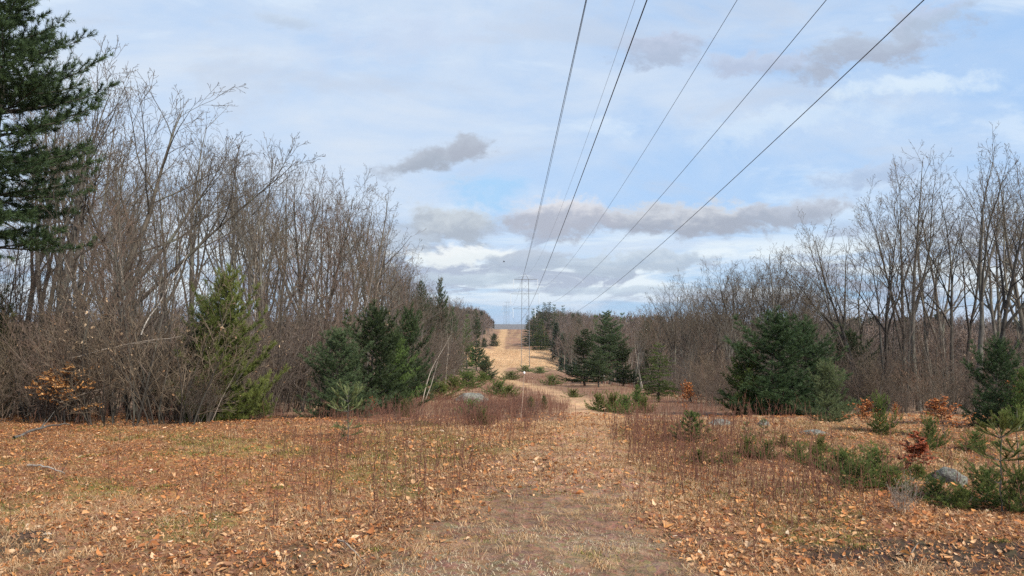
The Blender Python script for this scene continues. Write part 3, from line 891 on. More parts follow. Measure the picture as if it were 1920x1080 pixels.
# ---------------------------------------------------------------- the ground
def build_ground():
    ys = [-40, -25, -15, -8, -4, -1, 1, 2, 3]
    y = 3.4
    while y < 17: ys.append(y); y += 0.085
    while y < 9000: ys.append(y); y *= 1.026
    ys = np.array(ys)
    nu = 320
    u = np.linspace(-1, 1, nu); u = np.sign(u) * np.abs(u) ** 1.35
    X = u[None, :] * (9 + 1.25 * np.abs(ys))[:, None]
    Y = np.repeat(ys[:, None], nu, 1)
    Z = ground(X, Y)
    z = zones(X, Y)
    n = z['n'][..., None]; n2 = z['n2'][..., None]
    C = np.zeros(X.shape + (3,)) + np.array([0.19, 0.098, 0.050])          # brown leaf litter
    def over(w, c):
        nonlocal C
        w = np.clip(w, 0, 1)[..., None]; C = C * (1 - w) + np.array(c) * w
    over(sstep(fbm(X * 0.7, Y * 0.7, 51, 3), 0.45, 0.7) * 0.7, (0.19, 0.095, 0.05))
    over(z['straw'] * 0.55, (0.36, 0.22, 0.115))
    bank = sstep(-X, 0.3 + 0.08 * Y, 1.5 + 0.1 * Y) * sstep(Y, 6, 8) * (Y < 14)
    over(bank * 0.65, (0.20, 0.088, 0.036))
    over(z['moss'] * 0.55 * (np.abs(Y) < 20), (0.15, 0.145, 0.035))
    over(sstep(X, 1.4, 2.4) * sstep(Y, 6, 8) * (Y < 15) * 0.75, (0.145, 0.075, 0.038))
    over(sstep(Y, 11.5, 14) * 0.9, (0.185, 0.108, 0.068))
    over(sstep(Y, 13, 20) * sstep(fbm(X * 0.4, Y * 0.3, 55, 4), 0.48, 0.64) * 0.65, (0.32, 0.215, 0.12))
    over(sstep(Y, 30, 200) * sstep(fbm(X * 0.08, Y * 0.05, 53, 4), 0.45, 0.6) * 0.6, (0.26, 0.15, 0.10))
    wood = np.maximum(sstep(-X, 4 + 0.012 * Y, 7 + 0.012 * Y), sstep(X, 8 + 0.02 * Y, 12 + 0.02 * Y)) * sstep(Y, 13, 25)
    over(wood * 0.8, (0.17, 0.115, 0.08))
    over(z['path'] * sstep(Y, 6.2, 8.5) * 0.8, (0.36, 0.225, 0.145))
    over(z['path'] * (1 - sstep(Y, 6.2, 8.5)) * 0.9, (0.205, 0.14, 0.088))
    over(z['path'] * sstep(Y, 13, 20) * 0.6, (0.42, 0.27, 0.15))
    over(z['path'] * np.maximum(sstep(fbm(X * 1.1, Y * 1.3, 57, 3), 0.52, 0.66) * (1 - sstep(Y, 8, 12)), sstep(Y + z['n'] * 1.2, 5.7, 6.1) * (1 - sstep(Y + z['n'] * 1.2, 6.7, 7.3))) * 0.7, (0.155, 0.09, 0.058))
    over(z['path'] * sstep(Y, 40, 80), (0.40, 0.26, 0.14))
    over(z['field'], (0.56, 0.395, 0.24)); over(z['upath'] * 0.8, (0.40, 0.26, 0.14))
    over(z['field'] * sstep(fbm(X * 0.12, Y * 0.10, 59, 3), 0.45, 0.62) * 0.6, (0.40, 0.24, 0.13))
    over(z['mud'] * 0.9, (0.042, 0.031, 0.023))
    over(sstep(Y, 900, 1500), (0.115, 0.11, 0.115))
    C *= 1.2 * (1 + 0.5 * n)
    m, k = X.shape
    idx = np.arange(m * k).reshape(m, k)
    q = np.stack([idx[:-1, :-1], idx[:-1, 1:], idx[1:, 1:], idx[1:, :-1]], -1).reshape(-1, 4)
    me = np_mesh('ground', np.stack([X, Y, Z], -1).reshape(-1, 3), q, None, M['ground'], True, {'Col': np.clip(C, 0.01, 1).reshape(-1, 3)})
    single('ground', me, 'uneven ground of leaf litter with a worn path dipping into the valley', 'ground', kind='structure')


build_ground()


def scatter(n, y0, y1, side=0.78, pad=2.2, power=1.0):
    """points spread evenly over the ground in view between two distances"""
    a, b = side, pad
    u = rng.random(n)
    A = lambda y: a * y * y / 2 + b * y
    t = A(y0) + u * (A(y1) - A(y0))
    y = (-b + np.sqrt(b * b + 2 * a * t)) / a
    x = (rng.random(n) * 2 - 1) * (a * y + b)
    return x, y


def lie(x, y, eps=0.06):
    """slope of the ground"""
    gx = (ground(x + eps, y) - ground(x - eps, y)) / (2 * eps)
    gy = (ground(x, y + eps) - ground(x, y - eps)) / (2 * eps)
    return gx, gy


def build_leaves():
    x, y = scatter(330000, 3.6, 16.5)
    z = zones(x, y)
    dens = 0.72 - 0.60 * z['path'] * (1 - sstep(y, 6.6, 8.2)) - 0.25 * z['path'] + 0.2 * (x > 1.2) * (y < 7) - 0.28 * sstep(x, 1.6, 2.6) * sstep(y, 7, 9) - 0.25 * z['moss'] - 0.5 * z['mud']
    dens = dens * (0.45 + 1.1 * fbm(x * 1.6, y * 1.6, 61, 3)) * (1 - 0.75 * z['red'] * (x < 4) * (x > -3))
    k = rng.random(len(x)) < dens
    x, y = x[k], y[k]; n = len(x)
    size = np.clip(rng.lognormal(math.log(0.030), 0.45, n), 0.014, 0.095)
    size = size * np.where((x < -0.5 - 0.1 * y) & (y > 7), 0.78, 1.0)
    gx, gy = lie(x, y)
    yaw = rng.uniform(0, 6.28, n)
    pitch = np.arctan(gx * np.cos(yaw) + gy * np.sin(yaw)) + rng.normal(0, 0.34, n)
    roll = np.arctan(-gx * np.sin(yaw) + gy * np.cos(yaw)) + rng.normal(0, 0.36, n)
    pos = np.stack([x, y, ground(x, y) + 0.006 + 0.18 * size * rng.random(n)], -1)
    v, q, t = leaves_np(pos, size, yaw, pitch, roll, rng.normal(0.35, 0.6, n), rng.uniform(-0.1, 0.9, n), rng)
    pal = np.array([(0.60, 0.36, 0.19), (0.55, 0.29, 0.13), (0.64, 0.43, 0.26), (0.47, 0.19, 0.065), (0.37, 0.14, 0.05), (0.72, 0.56, 0.40), (0.28, 0.14, 0.075), (0.19, 0.095, 0.055), (0.55, 0.26, 0.09)])
    w = np.array([0.15, 0.19, 0.05, 0.15, 0.16, 0.015, 0.13, 0.075, 0.08])
    idx = rng.choice(len(pal), n, p=w / w.sum())
    # towards the left bank the litter is finer and browner
    brown = (((x < -0.5 - 0.1 * y) & (y > 7)) | ((x > 1.6) & (y > 6.6))) & (rng.random(n) < 0.55)
    idx = np.where(brown, rng.choice([3, 4, 6, 8], n), idx)
    c = pal[idx] * rng.uniform(0.75, 1.15, (n, 1))
    me = np_mesh('leaf_litter', v, q, t, M['dead_leaf'], False, {'Col': np.repeat(c, 8, 0)})
    single('leaf_litter', me, 'tan and orange fallen leaves strewn over the clearing', 'leaf litter', kind='stuff')


build_leaves()


def blades(x, y, L, lean, wid, yaw, col, name, label, cat, mat, base_dz=0.0):
    n = len(x)
    z = ground(x, y) + base_dz
    d = np.stack([np.cos(yaw), np.sin(yaw)], -1)
    s = np.stack([-np.sin(yaw), np.cos(yaw)], -1) * wid[:, None] * 0.5
    p0 = np.stack([x, y, z], -1)
    h1 = L * 0.5 * np.cos(lean * 0.6); r1 = L * 0.5 * np.sin(lean * 0.6)
    h2 = h1 + L * 0.5 * np.cos(lean * 1.35); r2 = r1 + L * 0.5 * np.sin(lean * 1.35)
    p1 = p0 + np.stack([d[:, 0] * r1, d[:, 1] * r1, h1], -1)
    p2 = p0 + np.stack([d[:, 0] * r2, d[:, 1] * r2, h2], -1)
    s3 = np.concatenate([s, np.zeros((n, 1))], 1)
    V = np.stack([p0 - s3, p0 + s3, p1 - s3 * .8, p1 + s3 * .8, p2], 1).reshape(-1, 3)
    o = (np.arange(n) * 5)[:, None]
    Q = o + np.array([[0, 1, 3, 2]]); T = o + np.array([[2, 3, 4]])
    me = np_mesh(name, V, Q, T, M[mat], False, {'Col': np.repeat(col, 5, 0)})
    single(name, me, label, cat, kind='stuff')


def build_grass():
    # clumps of dry straw
    cx, cy = scatter(17500, 3.7, 15)
    z = zones(cx, cy)
    bank = sstep(-cx, 0.3 + 0.08 * cy, 1.5 + 0.1 * cy) * sstep(cy, 6, 8)
    w = (0.22 + 0.7 * z['straw']) * (1 - 0.75 * bank) + 0.25 * z['path'] * (cy > 8) - 0.5 * z['path'] * (cy < 7.6) - 0.4 * z['mud'] - 0.3 * z['red']
    k = rng.random(len(cx)) < w
    cx, cy = cx[k], cy[k]
    m = rng.integers(14, 34, len(cx))
    r = rng.uniform(0.04, 0.14, len(cx))
    X = np.repeat(cx, m); Y = np.repeat(cy, m); rr = np.repeat(r, m); n = len(X)
    az = rng.uniform(0, 6.28, n); q = np.sqrt(rng.random(n)) * rr
    X = X + np.cos(az) * q; Y = Y + np.sin(az) * q
    comb = np.repeat(rng.uniform(0, 6.28, len(cx)), m)
    yaw = np.where(rng.random(n) < 0.6, comb + rng.normal(0, 0.5, n), az)
    pal = np.array([(0.52, 0.33, 0.17), (0.60, 0.42, 0.24), (0.44, 0.26, 0.13), (0.52, 0.31, 0.14), (0.33, 0.19, 0.10), (0.66, 0.49, 0.31)])
    c = pal[rng.integers(0, len(pal), n)] * rng.uniform(0.75, 1.15, (n, 1))
    c = c * np.repeat(rng.uniform(0.75, 1.12, len(cx)), m)[:, None]
    blades(X, Y, rng.uniform(0.04, 0.14, n), rng.uniform(1.15, 1.85, n), rng.uniform(0.002, 0.0042, n), yaw, c, 'dry_grass', 'matted straw coloured dry grass over the clearing and the path', 'dry grass', 'straw')
    # pale flattened thatch on the path by the camera
    x, y = scatter(60000, 3.7, 9.5, 0.35, 0.4)
    z = zones(x, y)
    k = rng.random(len(x)) < z['path'] * 0.9
    x, y = x[k], y[k]; n = len(x)
    pale = sstep(fbm(x * 1.2, y * 2.0, 71, 3), 0.42, 0.62)[:, None] * (1 - sstep(y, 6.2, 7.6))[:, None]
    c = np.array([0.27, 0.18, 0.12]) * (1 - pale) + np.array([0.62, 0.52, 0.36]) * pale
    dark = rng.random((n, 1)) < 0.3
    c = np.where(dark, c * 0.45, c) * rng.uniform(0.7, 1.15, (n, 1))
    blades(x, y, rng.uniform(0.015, 0.06, n), rng.uniform(1.3, 1.8, n), rng.uniform(0.002, 0.0045, n), rng.normal(0.2, 1.0, n) + math.pi * (rng.random(n) < 0.5), c, 'trodden_thatch', 'grey and pale trodden grass thatch on the near path', 'thatch', 'straw', 0.004)
    # fine flat litter of bits of stem and needles
    x, y = scatter(150000, 3.7, 13)
    k = rng.random(len(x)) > 0.8 * zones(x, y)['path'] * (y < 7.9)
    x, y = x[k], y[k]; n = len(x)
    pal = np.array([(0.38, 0.22, 0.11), (0.24, 0.11, 0.05), (0.48, 0.31, 0.17), (0.10, 0.05, 0.03), (0.36, 0.16, 0.065)])
    c = pal[rng.integers(0, 5, n)] * rng.uniform(0.7, 1.2, (n, 1))
    blades(x, y, rng.uniform(0.02, 0.10, n), rng.uniform(1.25, 1.75, n), rng.uniform(0.002, 0.006, n), rng.uniform(0, 6.28, n), c, 'stem_litter', 'fine brown litter of broken stems between the leaves', 'litter', 'straw', 0.005)
    # the pale hayfield in the valley
    x = rng.uniform(-22, 19, 60000); y = rng.uniform(279, 356, 60000)
    k = rng.random(len(x)) < zones(x, y)['field']
    x, y = x[k], y[k]; n = len(x)
    c = np.array([0.58, 0.41, 0.25]) * rng.uniform(0.7, 1.15, (n, 1))
    blades(x, y, rng.uniform(0.3, 0.7, n), rng.uniform(0.3, 1.2, n), rng.uniform(0.03, 0.06, n), rng.uniform(0, 6.28, n), c, 'hayfield_grass', 'pale straw grass of the open field in the valley', 'dry grass', 'straw')


build_grass()


def build_moss():
    spots = []
    cx, cy = scatter(1900, 4.2, 13)
    z = zones(cx, cy)
    k = (z['moss'] > 0.5) & (z['path'] < 0.2) & (z['mud'] < 0.4)
    k |= rng.random(1900) < np.where((cx > 1.6) & (cy > 6.5), 0.36, np.where((cx < -1.5) & (cy > 6.5), 0.22, 0.05))
    cx, cy = cx[k], cy[k]
    m = rng.integers(60, 150, len(cx)); r = rng.uniform(0.06, 0.22, len(cx))
    X = np.repeat(cx, m); Y = np.repeat(cy, m); n = len(X)
    X = X + rng.normal(0, 1, n) * np.repeat(r, m) * 0.6; Y = Y + rng.normal(0, 1, n) * np.repeat(r, m) * 0.5
    pal = np.array([(0.14, 0.135, 0.03), (0.19, 0.175, 0.045), (0.26, 0.22, 0.065), (0.10, 0.11, 0.025)])
    c = pal[rng.integers(0, 4, n)] * rng.uniform(0.7, 1.15, (n, 1))
    blades(X, Y, rng.uniform(0.012, 0.04, n), rng.uniform(0.3, 1.4, n), rng.uniform(0.004, 0.008, n), rng.uniform(0, 6.28, n), c, 'moss', 'olive and yellow green moss cushions among the fallen leaves', 'moss', 'moss')


build_moss()


def stalk_poly(x, y, h, r, out, tw):
    z = gz(x, y) - 0.01
    lx, ly = R.gauss(0, 0.13), R.gauss(0, 0.13)
    pts = [Vector((x + lx * h * s * (0.5 + s * .5) + R.gauss(0, .01), y + ly * h * s, z + h * s)) for s in (0, .33, .67, 1)]
    out.append((pts, [r, r * .85, r * .65, r * .45], 3))
    for _ in range(tw):
        s = R.uniform(0.35, 0.95); p = pts[0].lerp(pts[3], s)
        az = R.uniform(0, 6.28); l = h * R.uniform(.12, .32) * (1.3 - s)
        q = p + Vector((math.cos(az) * l * .5, math.sin(az) * l * .5, l * .9))
        out.append(([p, p.lerp(q, .5) + Vector((0, 0, -.1 * l)), q], [r * .6, r * .5, r * .4], 3))


def build_weeds():
    out = []
    x, y = scatter(8500, 5.2, 13.2)
    z = zones(x, y)
    clump = np.maximum(sstep(x, -1.3, -0.7) * (1 - sstep(x, 0.1, 0.5)) * sstep(y, 8.2, 9.2), sstep(x, 0.8, 1.4) * (1 - sstep(x, 3.0, 4.2)) * sstep(y, 6.6, 7.6) * (1 - sstep(y, 10.5, 12)))
    w = np.maximum(sstep(fbm(x * 0.7, y * 0.7, 81, 3), 0.42, 0.62), clump * 0.9) * (1 - 0.85 * z['path']) * np.where(x > 0.3, 0.85, 0.7) * sstep(y, 5.0, 7.5) * np.where(x < -1.2 - 0.12 * y, 0.12, 1) * np.where((x > 5.5), 0.6, 1)
    for i in np.nonzero(rng.random(len(x)) < w)[0]:
        stalk_poly(x[i], y[i], R.uniform(0.14, 0.50) * R.uniform(0.7, 1.15), R.uniform(.002, .0042), out, R.randint(0, 5))
    # thicker stands of stalks on both sides of the path
    for x0, x1, y0, y1, n in ((-1.25, 0.35, 8.0, 12.6, 330), (0.9, 3.3, 7.0, 11.8, 620), (2.2, 4.6, 6.2, 8.6, 260), (-3.2, -1.2, 7.2, 10, 90)):
        for _ in range(n):
            x = R.uniform(x0, x1); y = R.uniform(y0, y1)
            if zones(x, y)['path'] > 0.5 or vnoise(x * 1.1, y * 1.1, 91) < 0.4: continue
            stalk_poly(x, y, R.uniform(0.16, 0.5), R.uniform(.0028, .0046), out, R.randint(1, 5))
    x, y = scatter(15000, 11.8, 30, 0.30, 2.0)
    x = x + 0.3
    z = zones(x, y)
    w = z['red'] * sstep(fbm(x * 0.5, y * 0.5, 83, 3), 0.3, 0.55) * sstep(x, -0.20 * y - 2, -0.16 * y + 0.5) * (1 - sstep(x, 0.13 * y + 1.0, 0.20 * y + 2)) * np.where(x > 1.8, 0.55, 1)
    for i in np.nonzero(rng.random(len(x)) < w)[0]:
        stalk_poly(x[i], y[i], R.uniform(0.08, 0.34), R.uniform(.002, .0036), out, R.randint(1, 4))
    x, y = scatter(16000, 28, 130, 0.16, 5)
    z = zones(x, y)
    w = z['red'] * sstep(fbm(x * 0.2, y * 0.2, 85, 3), 0.35, 0.6)
    for i in np.nonzero(rng.random(len(x)) < w)[0]:
        stalk_poly(x[i], y[i], R.uniform(0.15, 0.45), R.uniform(.004, .009), out, R.randint(1, 3))
    v, q, t = tubes(out, [R.random() ** 0.7 * (1.0 if o[0][0].y < 12 else 1.6) for o in out])
    me = np_mesh('dead_weeds', v, q, None, M['weed'], False, {'tint': t})
    single('dead_weeds', me, 'thin red brown dead weed stalks standing over the clearing', 'dead weeds', kind='stuff')


build_weeds()

# ---------------------------------------------------------------- far woods (read as one mass)
def cheap_tree(seed, conif=False):
    if conif:
        r_ = random.Random(seed); rg = np.random.default_rng(seed)
        sh = []
        for i in range(120):
            t = r_.random() ** 0.8; az = r_.uniform(0, 6.28); L = 2.2 * (1 - t) ** 0.8 * r_.uniform(.6, 1.1)
            z = 1 + 11 * t
            sh.append((0, 0, z, math.cos(az) * L, math.sin(az) * L, z - 0.15 * L, r_.random()))
        V, F, tt = needles(np.array(sh), 1.0, 0.35, 12, rg, (0.6, 1.2))
        c = np.array([0.050, 0.066, 0.040])[None] * (0.6 + tt[:, None])
        return V, F, c
    polys = grow(seed, 12, 0.2, nch=(11, 6, 4), ratio=(0.4, 0.5, 0.5), maxlev=3, t0=0.3, forks=2, rmin=0.03, seglen=1.4)
    ps = [(p[::2] if len(p) > 4 and l > 0 else p, r[::2] if len(p) > 4 and l > 0 else r, 3) for p, r, l in polys]
    v, q, t = tubes(ps, [random.Random(seed + i).random() for i in range(len(ps))])
    F = np.concatenate([q[:, [0, 1, 2]], q[:, [0, 2, 3]]])
    c = np.array([0.215, 0.165, 0.140])[None] * (0.6 + 0.8 * t[:, None])
    return v, F, c


CH = [cheap_tree(900 + k) for k in range(4)]
CC = [cheap_tree(950 + k, True) for k in range(3)]


def far_wood(name, label, pts):
    V = []; F = []; Cc = []; b = 0
    for x, y, h, con in pts:
        v, f, c = (R.choice(CC) if con else R.choice(CH))
        a = R.uniform(0, 6.28); s = h / 12.0; ca, sa = math.cos(a), math.sin(a)
        w = np.stack([(v[:, 0] * ca - v[:, 1] * sa) * s + x, (v[:, 0] * sa + v[:, 1] * ca) * s + y, v[:, 2] * s + gz(x, y) - 0.3], -1)
        V.append(w); F.append(f + b); b += len(v)
        tone = R.uniform(0.7, 1.25); warm = R.uniform(-0.08, 0.08)
        Cc.append(c * tone * np.array([1 + warm, 1, 1 - warm]))
    me = np_mesh(name, np.concatenate(V), None, np.concatenate(F), M['dead_leaf'], False, {'Col': np.clip(np.concatenate(Cc), 0, 1)})
    single(name, me, label, 'woods', kind='stuff')


SKY_L = ([-100, 0, 180, 235, 262, 300, 370, 420, 450, 500, 540, 600, 645, 690, 715, 750, 790, 830, 880, 910, 930, 945],
         [0, 0, 90, 240, 262, 240, 195, 225, 245, 285, 272, 288, 318, 350, 410, 480, 522, 548, 556, 580, 603, 616])
SKY_R = ([970, 985, 1000, 1020, 1050, 1090, 1130, 1180, 1215, 1230, 1265, 1330, 1400, 1450, 1500, 1560, 1600, 1650, 1700, 1760, 1815, 1860, 1920, 2050],
         [615, 606, 592, 578, 578, 584, 584, 590, 585, 555, 522, 497, 470, 465, 492, 550, 400, 345, 300, 300, 240, 280, 262, 230])
EDGE_L = ([10, 13, 20, 40, 60, 100, 200, 330, 600, 900], [-5.8, -4.6, -3.6, -4.4, -5.6, -7, -10, -15, -12, -14])
EDGE_R = ([10, 14, 25, 45, 70, 150, 285, 400, 600, 900], [4.5, 4.2, 5.0, 5.4, 5.6, 9, 15, 13, 9, 10])

fl = []
for _ in range(560):
    y = R.uniform(230, 690); x = np.interp(y, *EDGE_L) - 1 - abs(R.gauss(0, 1)) * 22 - R.random() * 4
    px = 960 + x / y * FPX
    top = np.interp(px, *SKY_L)
    h = min(R.uniform(11, 16), at(px, top + abs(R.gauss(0, 5)), y).z - gz(x, y))
    if h > 3.5: fl.append((x, y, h, R.random() < 0.07))
far_wood('far_woods_beside_field', 'brown bare woods climbing the far hill along the pale path', fl)
fr = []
for _ in range(620):
    y = R.uniform(230, 690); x = np.interp(y, *EDGE_R) + 1 + abs(R.gauss(0, 1)) * 30 + R.random() * 4
    px = 960 + x / y * FPX
    top = np.interp(px, *SKY_R) if px < 1200 else 594 + R.gauss(0, 4)
    h = min(R.uniform(11, 17), at(px, top + abs(R.gauss(0, 5)), y).z - gz(x, y))
    if h > 3.5: fr.append((x, y, h, R.random() < 0.05))
for _ in range(900):
    y = R.uniform(120, 420); px = R.uniform(1150, 2250); x = (px - 960) / FPX * y
    top = 598 + R.gauss(0, 5) - 4 * math.sin(px * 0.012)
    h = at(px, top, y).z - gz(x, y)
    if h > 3: fr.append((x, y, min(h, 18), R.random() < 0.05))
far_wood('far_woods_across_valley', 'purple brown bare woods filling the valley to the skyline', fr)
fb = []
for _ in range(500):
    y = R.uniform(90, 260); px = R.uniform(-500, 640); x = (px - 960) / FPX * y
    h = at(px, 622 + R.gauss(0, 28), y).z - gz(x, y)
    if h > 3: fb.append((x, y, min(h, 16), R.random() < 0.1))
far_wood('far_woods_behind_thicket', 'dim bare woods seen through gaps of the near thicket', fb)

# ---------------------------------------------------------------- thin haze over the valley
def haze():
    import bmesh
    bm = bmesh.new(); bmesh.ops.create_cube(bm, size=1)
    me = bpy.data.meshes.new('haze'); bm.to_mesh(me); bm.free()
    m = bpy.data.materials.new('haze_air'); m.use_nodes = True
    t = m.node_tree; t.nodes.remove(t.nodes['Principled BSDF'])
    pv = t.nodes.new('ShaderNodeVolumePrincipled')
    pv.inputs['Color'].default_value = (0.82, 0.88, 0.97, 1); pv.inputs['Density'].default_value = HAZE
    pv.inputs['Anisotropy'].default_value = 0.2
    t.links.new(pv.outputs[0], t.nodes['Material Output'].inputs['Volume'])
    me.materials.append(m)
    o = single('haze', me, 'faint blue haze of the far valley', 'haze', kind='stuff', loc=(0, 4600, -25))
    o.scale = (30000, 9800, 260)


HAZE = 0.00006
if HAZE: haze()

# ---------------------------------------------------------------- pylons and wires
YT = 285.0


def beam(a, b, r, s=4):
    return ([Vector(a), Vector(a).lerp(Vector(b), 0.5), Vector(b)], [r, r, r], s)


ARM = [(524, 963, 1008, 541), (551, 957.5, 1010.5, 570), (579, 962, 1003.5, 596)]


def pylon(label, X, Y, zb, H, sc=1.0, ang=0.0, thick=1.0):
    root = bpy.data.objects.new('pylon', None); COL.objects.link(root)
    root.location = (X, Y, zb); root.rotation_euler = (0, 0, ang)
    tag(root, label, 'pylon', 'pylons of the power line')
    zpx = lambda py: at(985, py, YT).z - PZB
    arms = [zpx(a[0]) * sc for a in ARM]
    top = zpx(513) * sc
    hw = lambda z: (1.55 + (1.22 - 1.55) * z / arms[0]) * sc if z <= arms[0] else 1.22 * sc * (1 - (z - arms[0]) / (top - arms[0])) + 0.05
    L = 0.07 * sc * thick
    for sx in (-1, 1):
        for sy in (-1, 1):
            ps = [([Vector((sx * hw(0), sy * hw(0), -0.5)), Vector((sx * hw(arms[0] / 2), sy * hw(arms[0] / 2), arms[0] / 2)), Vector((sx * hw(arms[0]), sy * hw(arms[0]), arms[0]))], [L] * 3, 4),
                  beam((sx * hw(arms[0]), sy * hw(arms[0]), arms[0]), (0, 0, top), L * .8)]
            v, q, t = tubes(ps, [.5] * 2); single('leg', np_mesh('leg', v, q, None, M['steel'], False, {'tint': t}), parent=root)
    ps = []; z = 0.0; k = 0
    while z < arms[0] - 1:
        z2 = min(z + 2.6 * sc, arms[0])
        for f in range(4):
            c = [(-1, -1), (1, -1), (1, 1), (-1, 1)]
            a, b = c[f], c[(f + 1) % 4]
            if k % 2: a, b = b, a
            ps.append(beam((a[0] * hw(z), a[1] * hw(z), z), (b[0] * hw(z2), b[1] * hw(z2), z2), L * .38, 3))
        z = z2; k += 1
    v, q, t = tubes(ps, [.5] * len(ps)); single('bracing', np_mesh('bracing', v, q, None, M['steel'], False, {'tint': t}), parent=root)
    for (py, xl, xr, pi_), za in zip(ARM, arms):
        al = (at(xl, py, YT).x - XT) * sc; ar = (at(xr, py, YT).x - XT) * sc
        ps = []
        for sy in (-1, 1):
            ps += [beam((al, 0, za), (0, sy * hw(za), za), L * .7), beam((ar, 0, za), (0, sy * hw(za), za), L * .7)]
        ps += [beam((al, 0, za + .1), (-hw(za), 0, za + 1.0 * sc), L * .45, 3), beam((ar, 0, za + .1), (hw(za), 0, za + 1.0 * sc), L * .45, 3)]
        v, q, t = tubes(ps, [.5] * len(ps)); arm = single('cross_arm', np_mesh('cross_arm', v, q, None, M['steel'], False, {'tint': t}), parent=root)
        li = (at(985, py, YT).z - at(985, pi_, YT).z) * sc
        for ex in (al, ar):
            pts = [Vector((ex, 0, za - li * s / 16)) for s in range(17)]
            rr = [(.13 if s % 2 else .07) * sc * thick for s in range(17)]
            v, q, t = tubes([(pts, rr, 6)], [.5]); single('insulator', np_mesh('insulator', v, q, None, M['ceramic'], False, {'tint': t}), parent=arm)
    return root


XT = at(985, 600, YT).x
PZB = gz(XT, YT)
pylon('nearest and tallest steel pylon, with three cross arms, in the pale field', XT, YT, PZB, 35)
x2 = at(952, 600, 860).x
pylon('hazy thin pylon beyond the hill crest, nearer of the two distant ones', x2, 860, at(952, 563, 860).z - (at(985, 513, YT).z - PZB), 35, 1.0, 0, 1.2)
x3 = at(946.5, 600, 1300).x
pylon('faintest and smallest pylon far behind the other two at the horizon', x3, 1300, at(946.5, 571, 1300).z - (at(985, 513, YT).z - PZB), 35, 1.0, 0, 1.3)
SLOPE = (945 - 960) / 1442


def wire(label, xa, pya, pix, r, mat):
    """sagging wire through the photo's points, hung from the pylon and running on past the camera"""
    A = at(xa, pya, YT)
    ys = []; zs = []
    for px, py in pix:
        d = view_dir(px, py)
        k = (A.x - SLOPE * YT) / (d[0] - SLOPE * d[1])
        ys.append(k * d[1] - YT); zs.append(EYE + k * d[2] - A.z)
    ys = np.array(ys); zs = np.array(zs)
    w = 1 / np.maximum(ys + YT, 5)
    Mx = np.stack([ys * w, ys ** 2 * w], 1)
    b, c = np.linalg.lstsq(Mx, zs * w, rcond=None)[0]
    Y = np.concatenate([np.linspace(-60, 60, 61), np.linspace(66, YT, 38)])
    pts = [Vector((A.x + SLOPE * (q - YT), q, A.z + b * (q - YT) + c * (q - YT) ** 2)) for q in Y]
    v, q_, t = tubes([(pts, [r] * len(pts), 6)], [0.5])
    single('power_line', np_mesh('power_line', v, q_, None, M[mat], True, {'tint': t}), label, 'wire', 'wires strung from the nearest pylon')
    return b, c


wire('power line from the top arm, highest of the steep wires left of the pale one', 963, 541, [(1100, 0), (1060.8, 180), (1026.6, 343), (998, 449)], .013, 'wire')
wire('power line hung just under the highest steep wire, from the middle arm', 957.5, 570, [(1098, 0), (1059, 180), (1024.6, 343), (996, 449)], .013, 'wire')
wire('thin pale ground wire running up from the pylon tip', 985, 513, [(1190, 0), (1129, 180), (1086, 302), (1037, 424)], .012, 'wire_pale')
wire('steep power line next to the pale ground wire, from the lowest arm', 962, 596, [(1213, 0), (1147, 180), (1102, 298), (1049, 441)], .016, 'wire')
wire('power line fanning out, uppermost of the three slanting wires', 1008, 541, [(1382, 0), (1274, 180), (1183, 318), (1090, 465)], .016, 'wire')
wire('power line in the middle of the three slanting wires', 1010.5, 570, [(1548, 0), (1300, 302), (1220, 388), (1090, 526)], .016, 'wire')
wire('lowest and most slanting power line, reaching farthest over the clearing', 1003.5, 596, [(1732, 0), (1300, 404), (1196, 498), (1090, 577)], .016, 'wire')

# marker stake in the brush
def stake_thing():
    x, y, z = hit(976, 786)
    root = bpy.data.objects.new('marker_stake', None); COL.objects.link(root); root.location = (x, y, z)
    tag(root, 'thin leaning pale stake with a white cap standing in the red brush', 'stake')
    tp = at(983, 699, y) - Vector((x, y, z))
    pts = [Vector((0, 0, -.05)), tp * .5 + Vector((.008, 0, 0)), tp]
    v, q, t = tubes([(pts, [.007, .0065, .006], 6)], [.6])
    single('pole', np_mesh('pole', v, q, None, M['stake'], True, {'tint': t}), parent=root)
    ps = [([tp + Vector((0, 0, h)) for h in (-.022, -.02, 0, .02, .022)], [.003, .017, .018, .015, .003], 10)]
    v, q, t = tubes(ps, [.5]); single('cap', np_mesh('cap', v, q, None, M['marker'], True, {'tint': t}), parent=root)
    x, y, z = hit(1081, 716)
    root = bpy.data.objects.new('marker_stake', None); COL.objects.link(root); root.location = (x, y, z)
    tag(root, 'short distant stake with a small white cap before the white pines', 'stake')
    tp = at(1081, 701, y) - Vector((x, y, z))
    v, q, t = tubes([([Vector((0, 0, -.05)), tp * .5, tp], [.02] * 3, 6)], [.6]); single('pole', np_mesh('pole', v, q, None, M['stake'], True, {'tint': t}), parent=root)
    ps = [([tp + Vector((0, 0, h)) for h in (-.07, -.06, 0, .06, .07)], [.01, .06, .065, .055, .01], 8)]
    v, q, t = tubes(ps, [.5]); single('cap', np_mesh('cap', v, q, None, M['marker'], True, {'tint': t}), parent=root)


stake_thing()


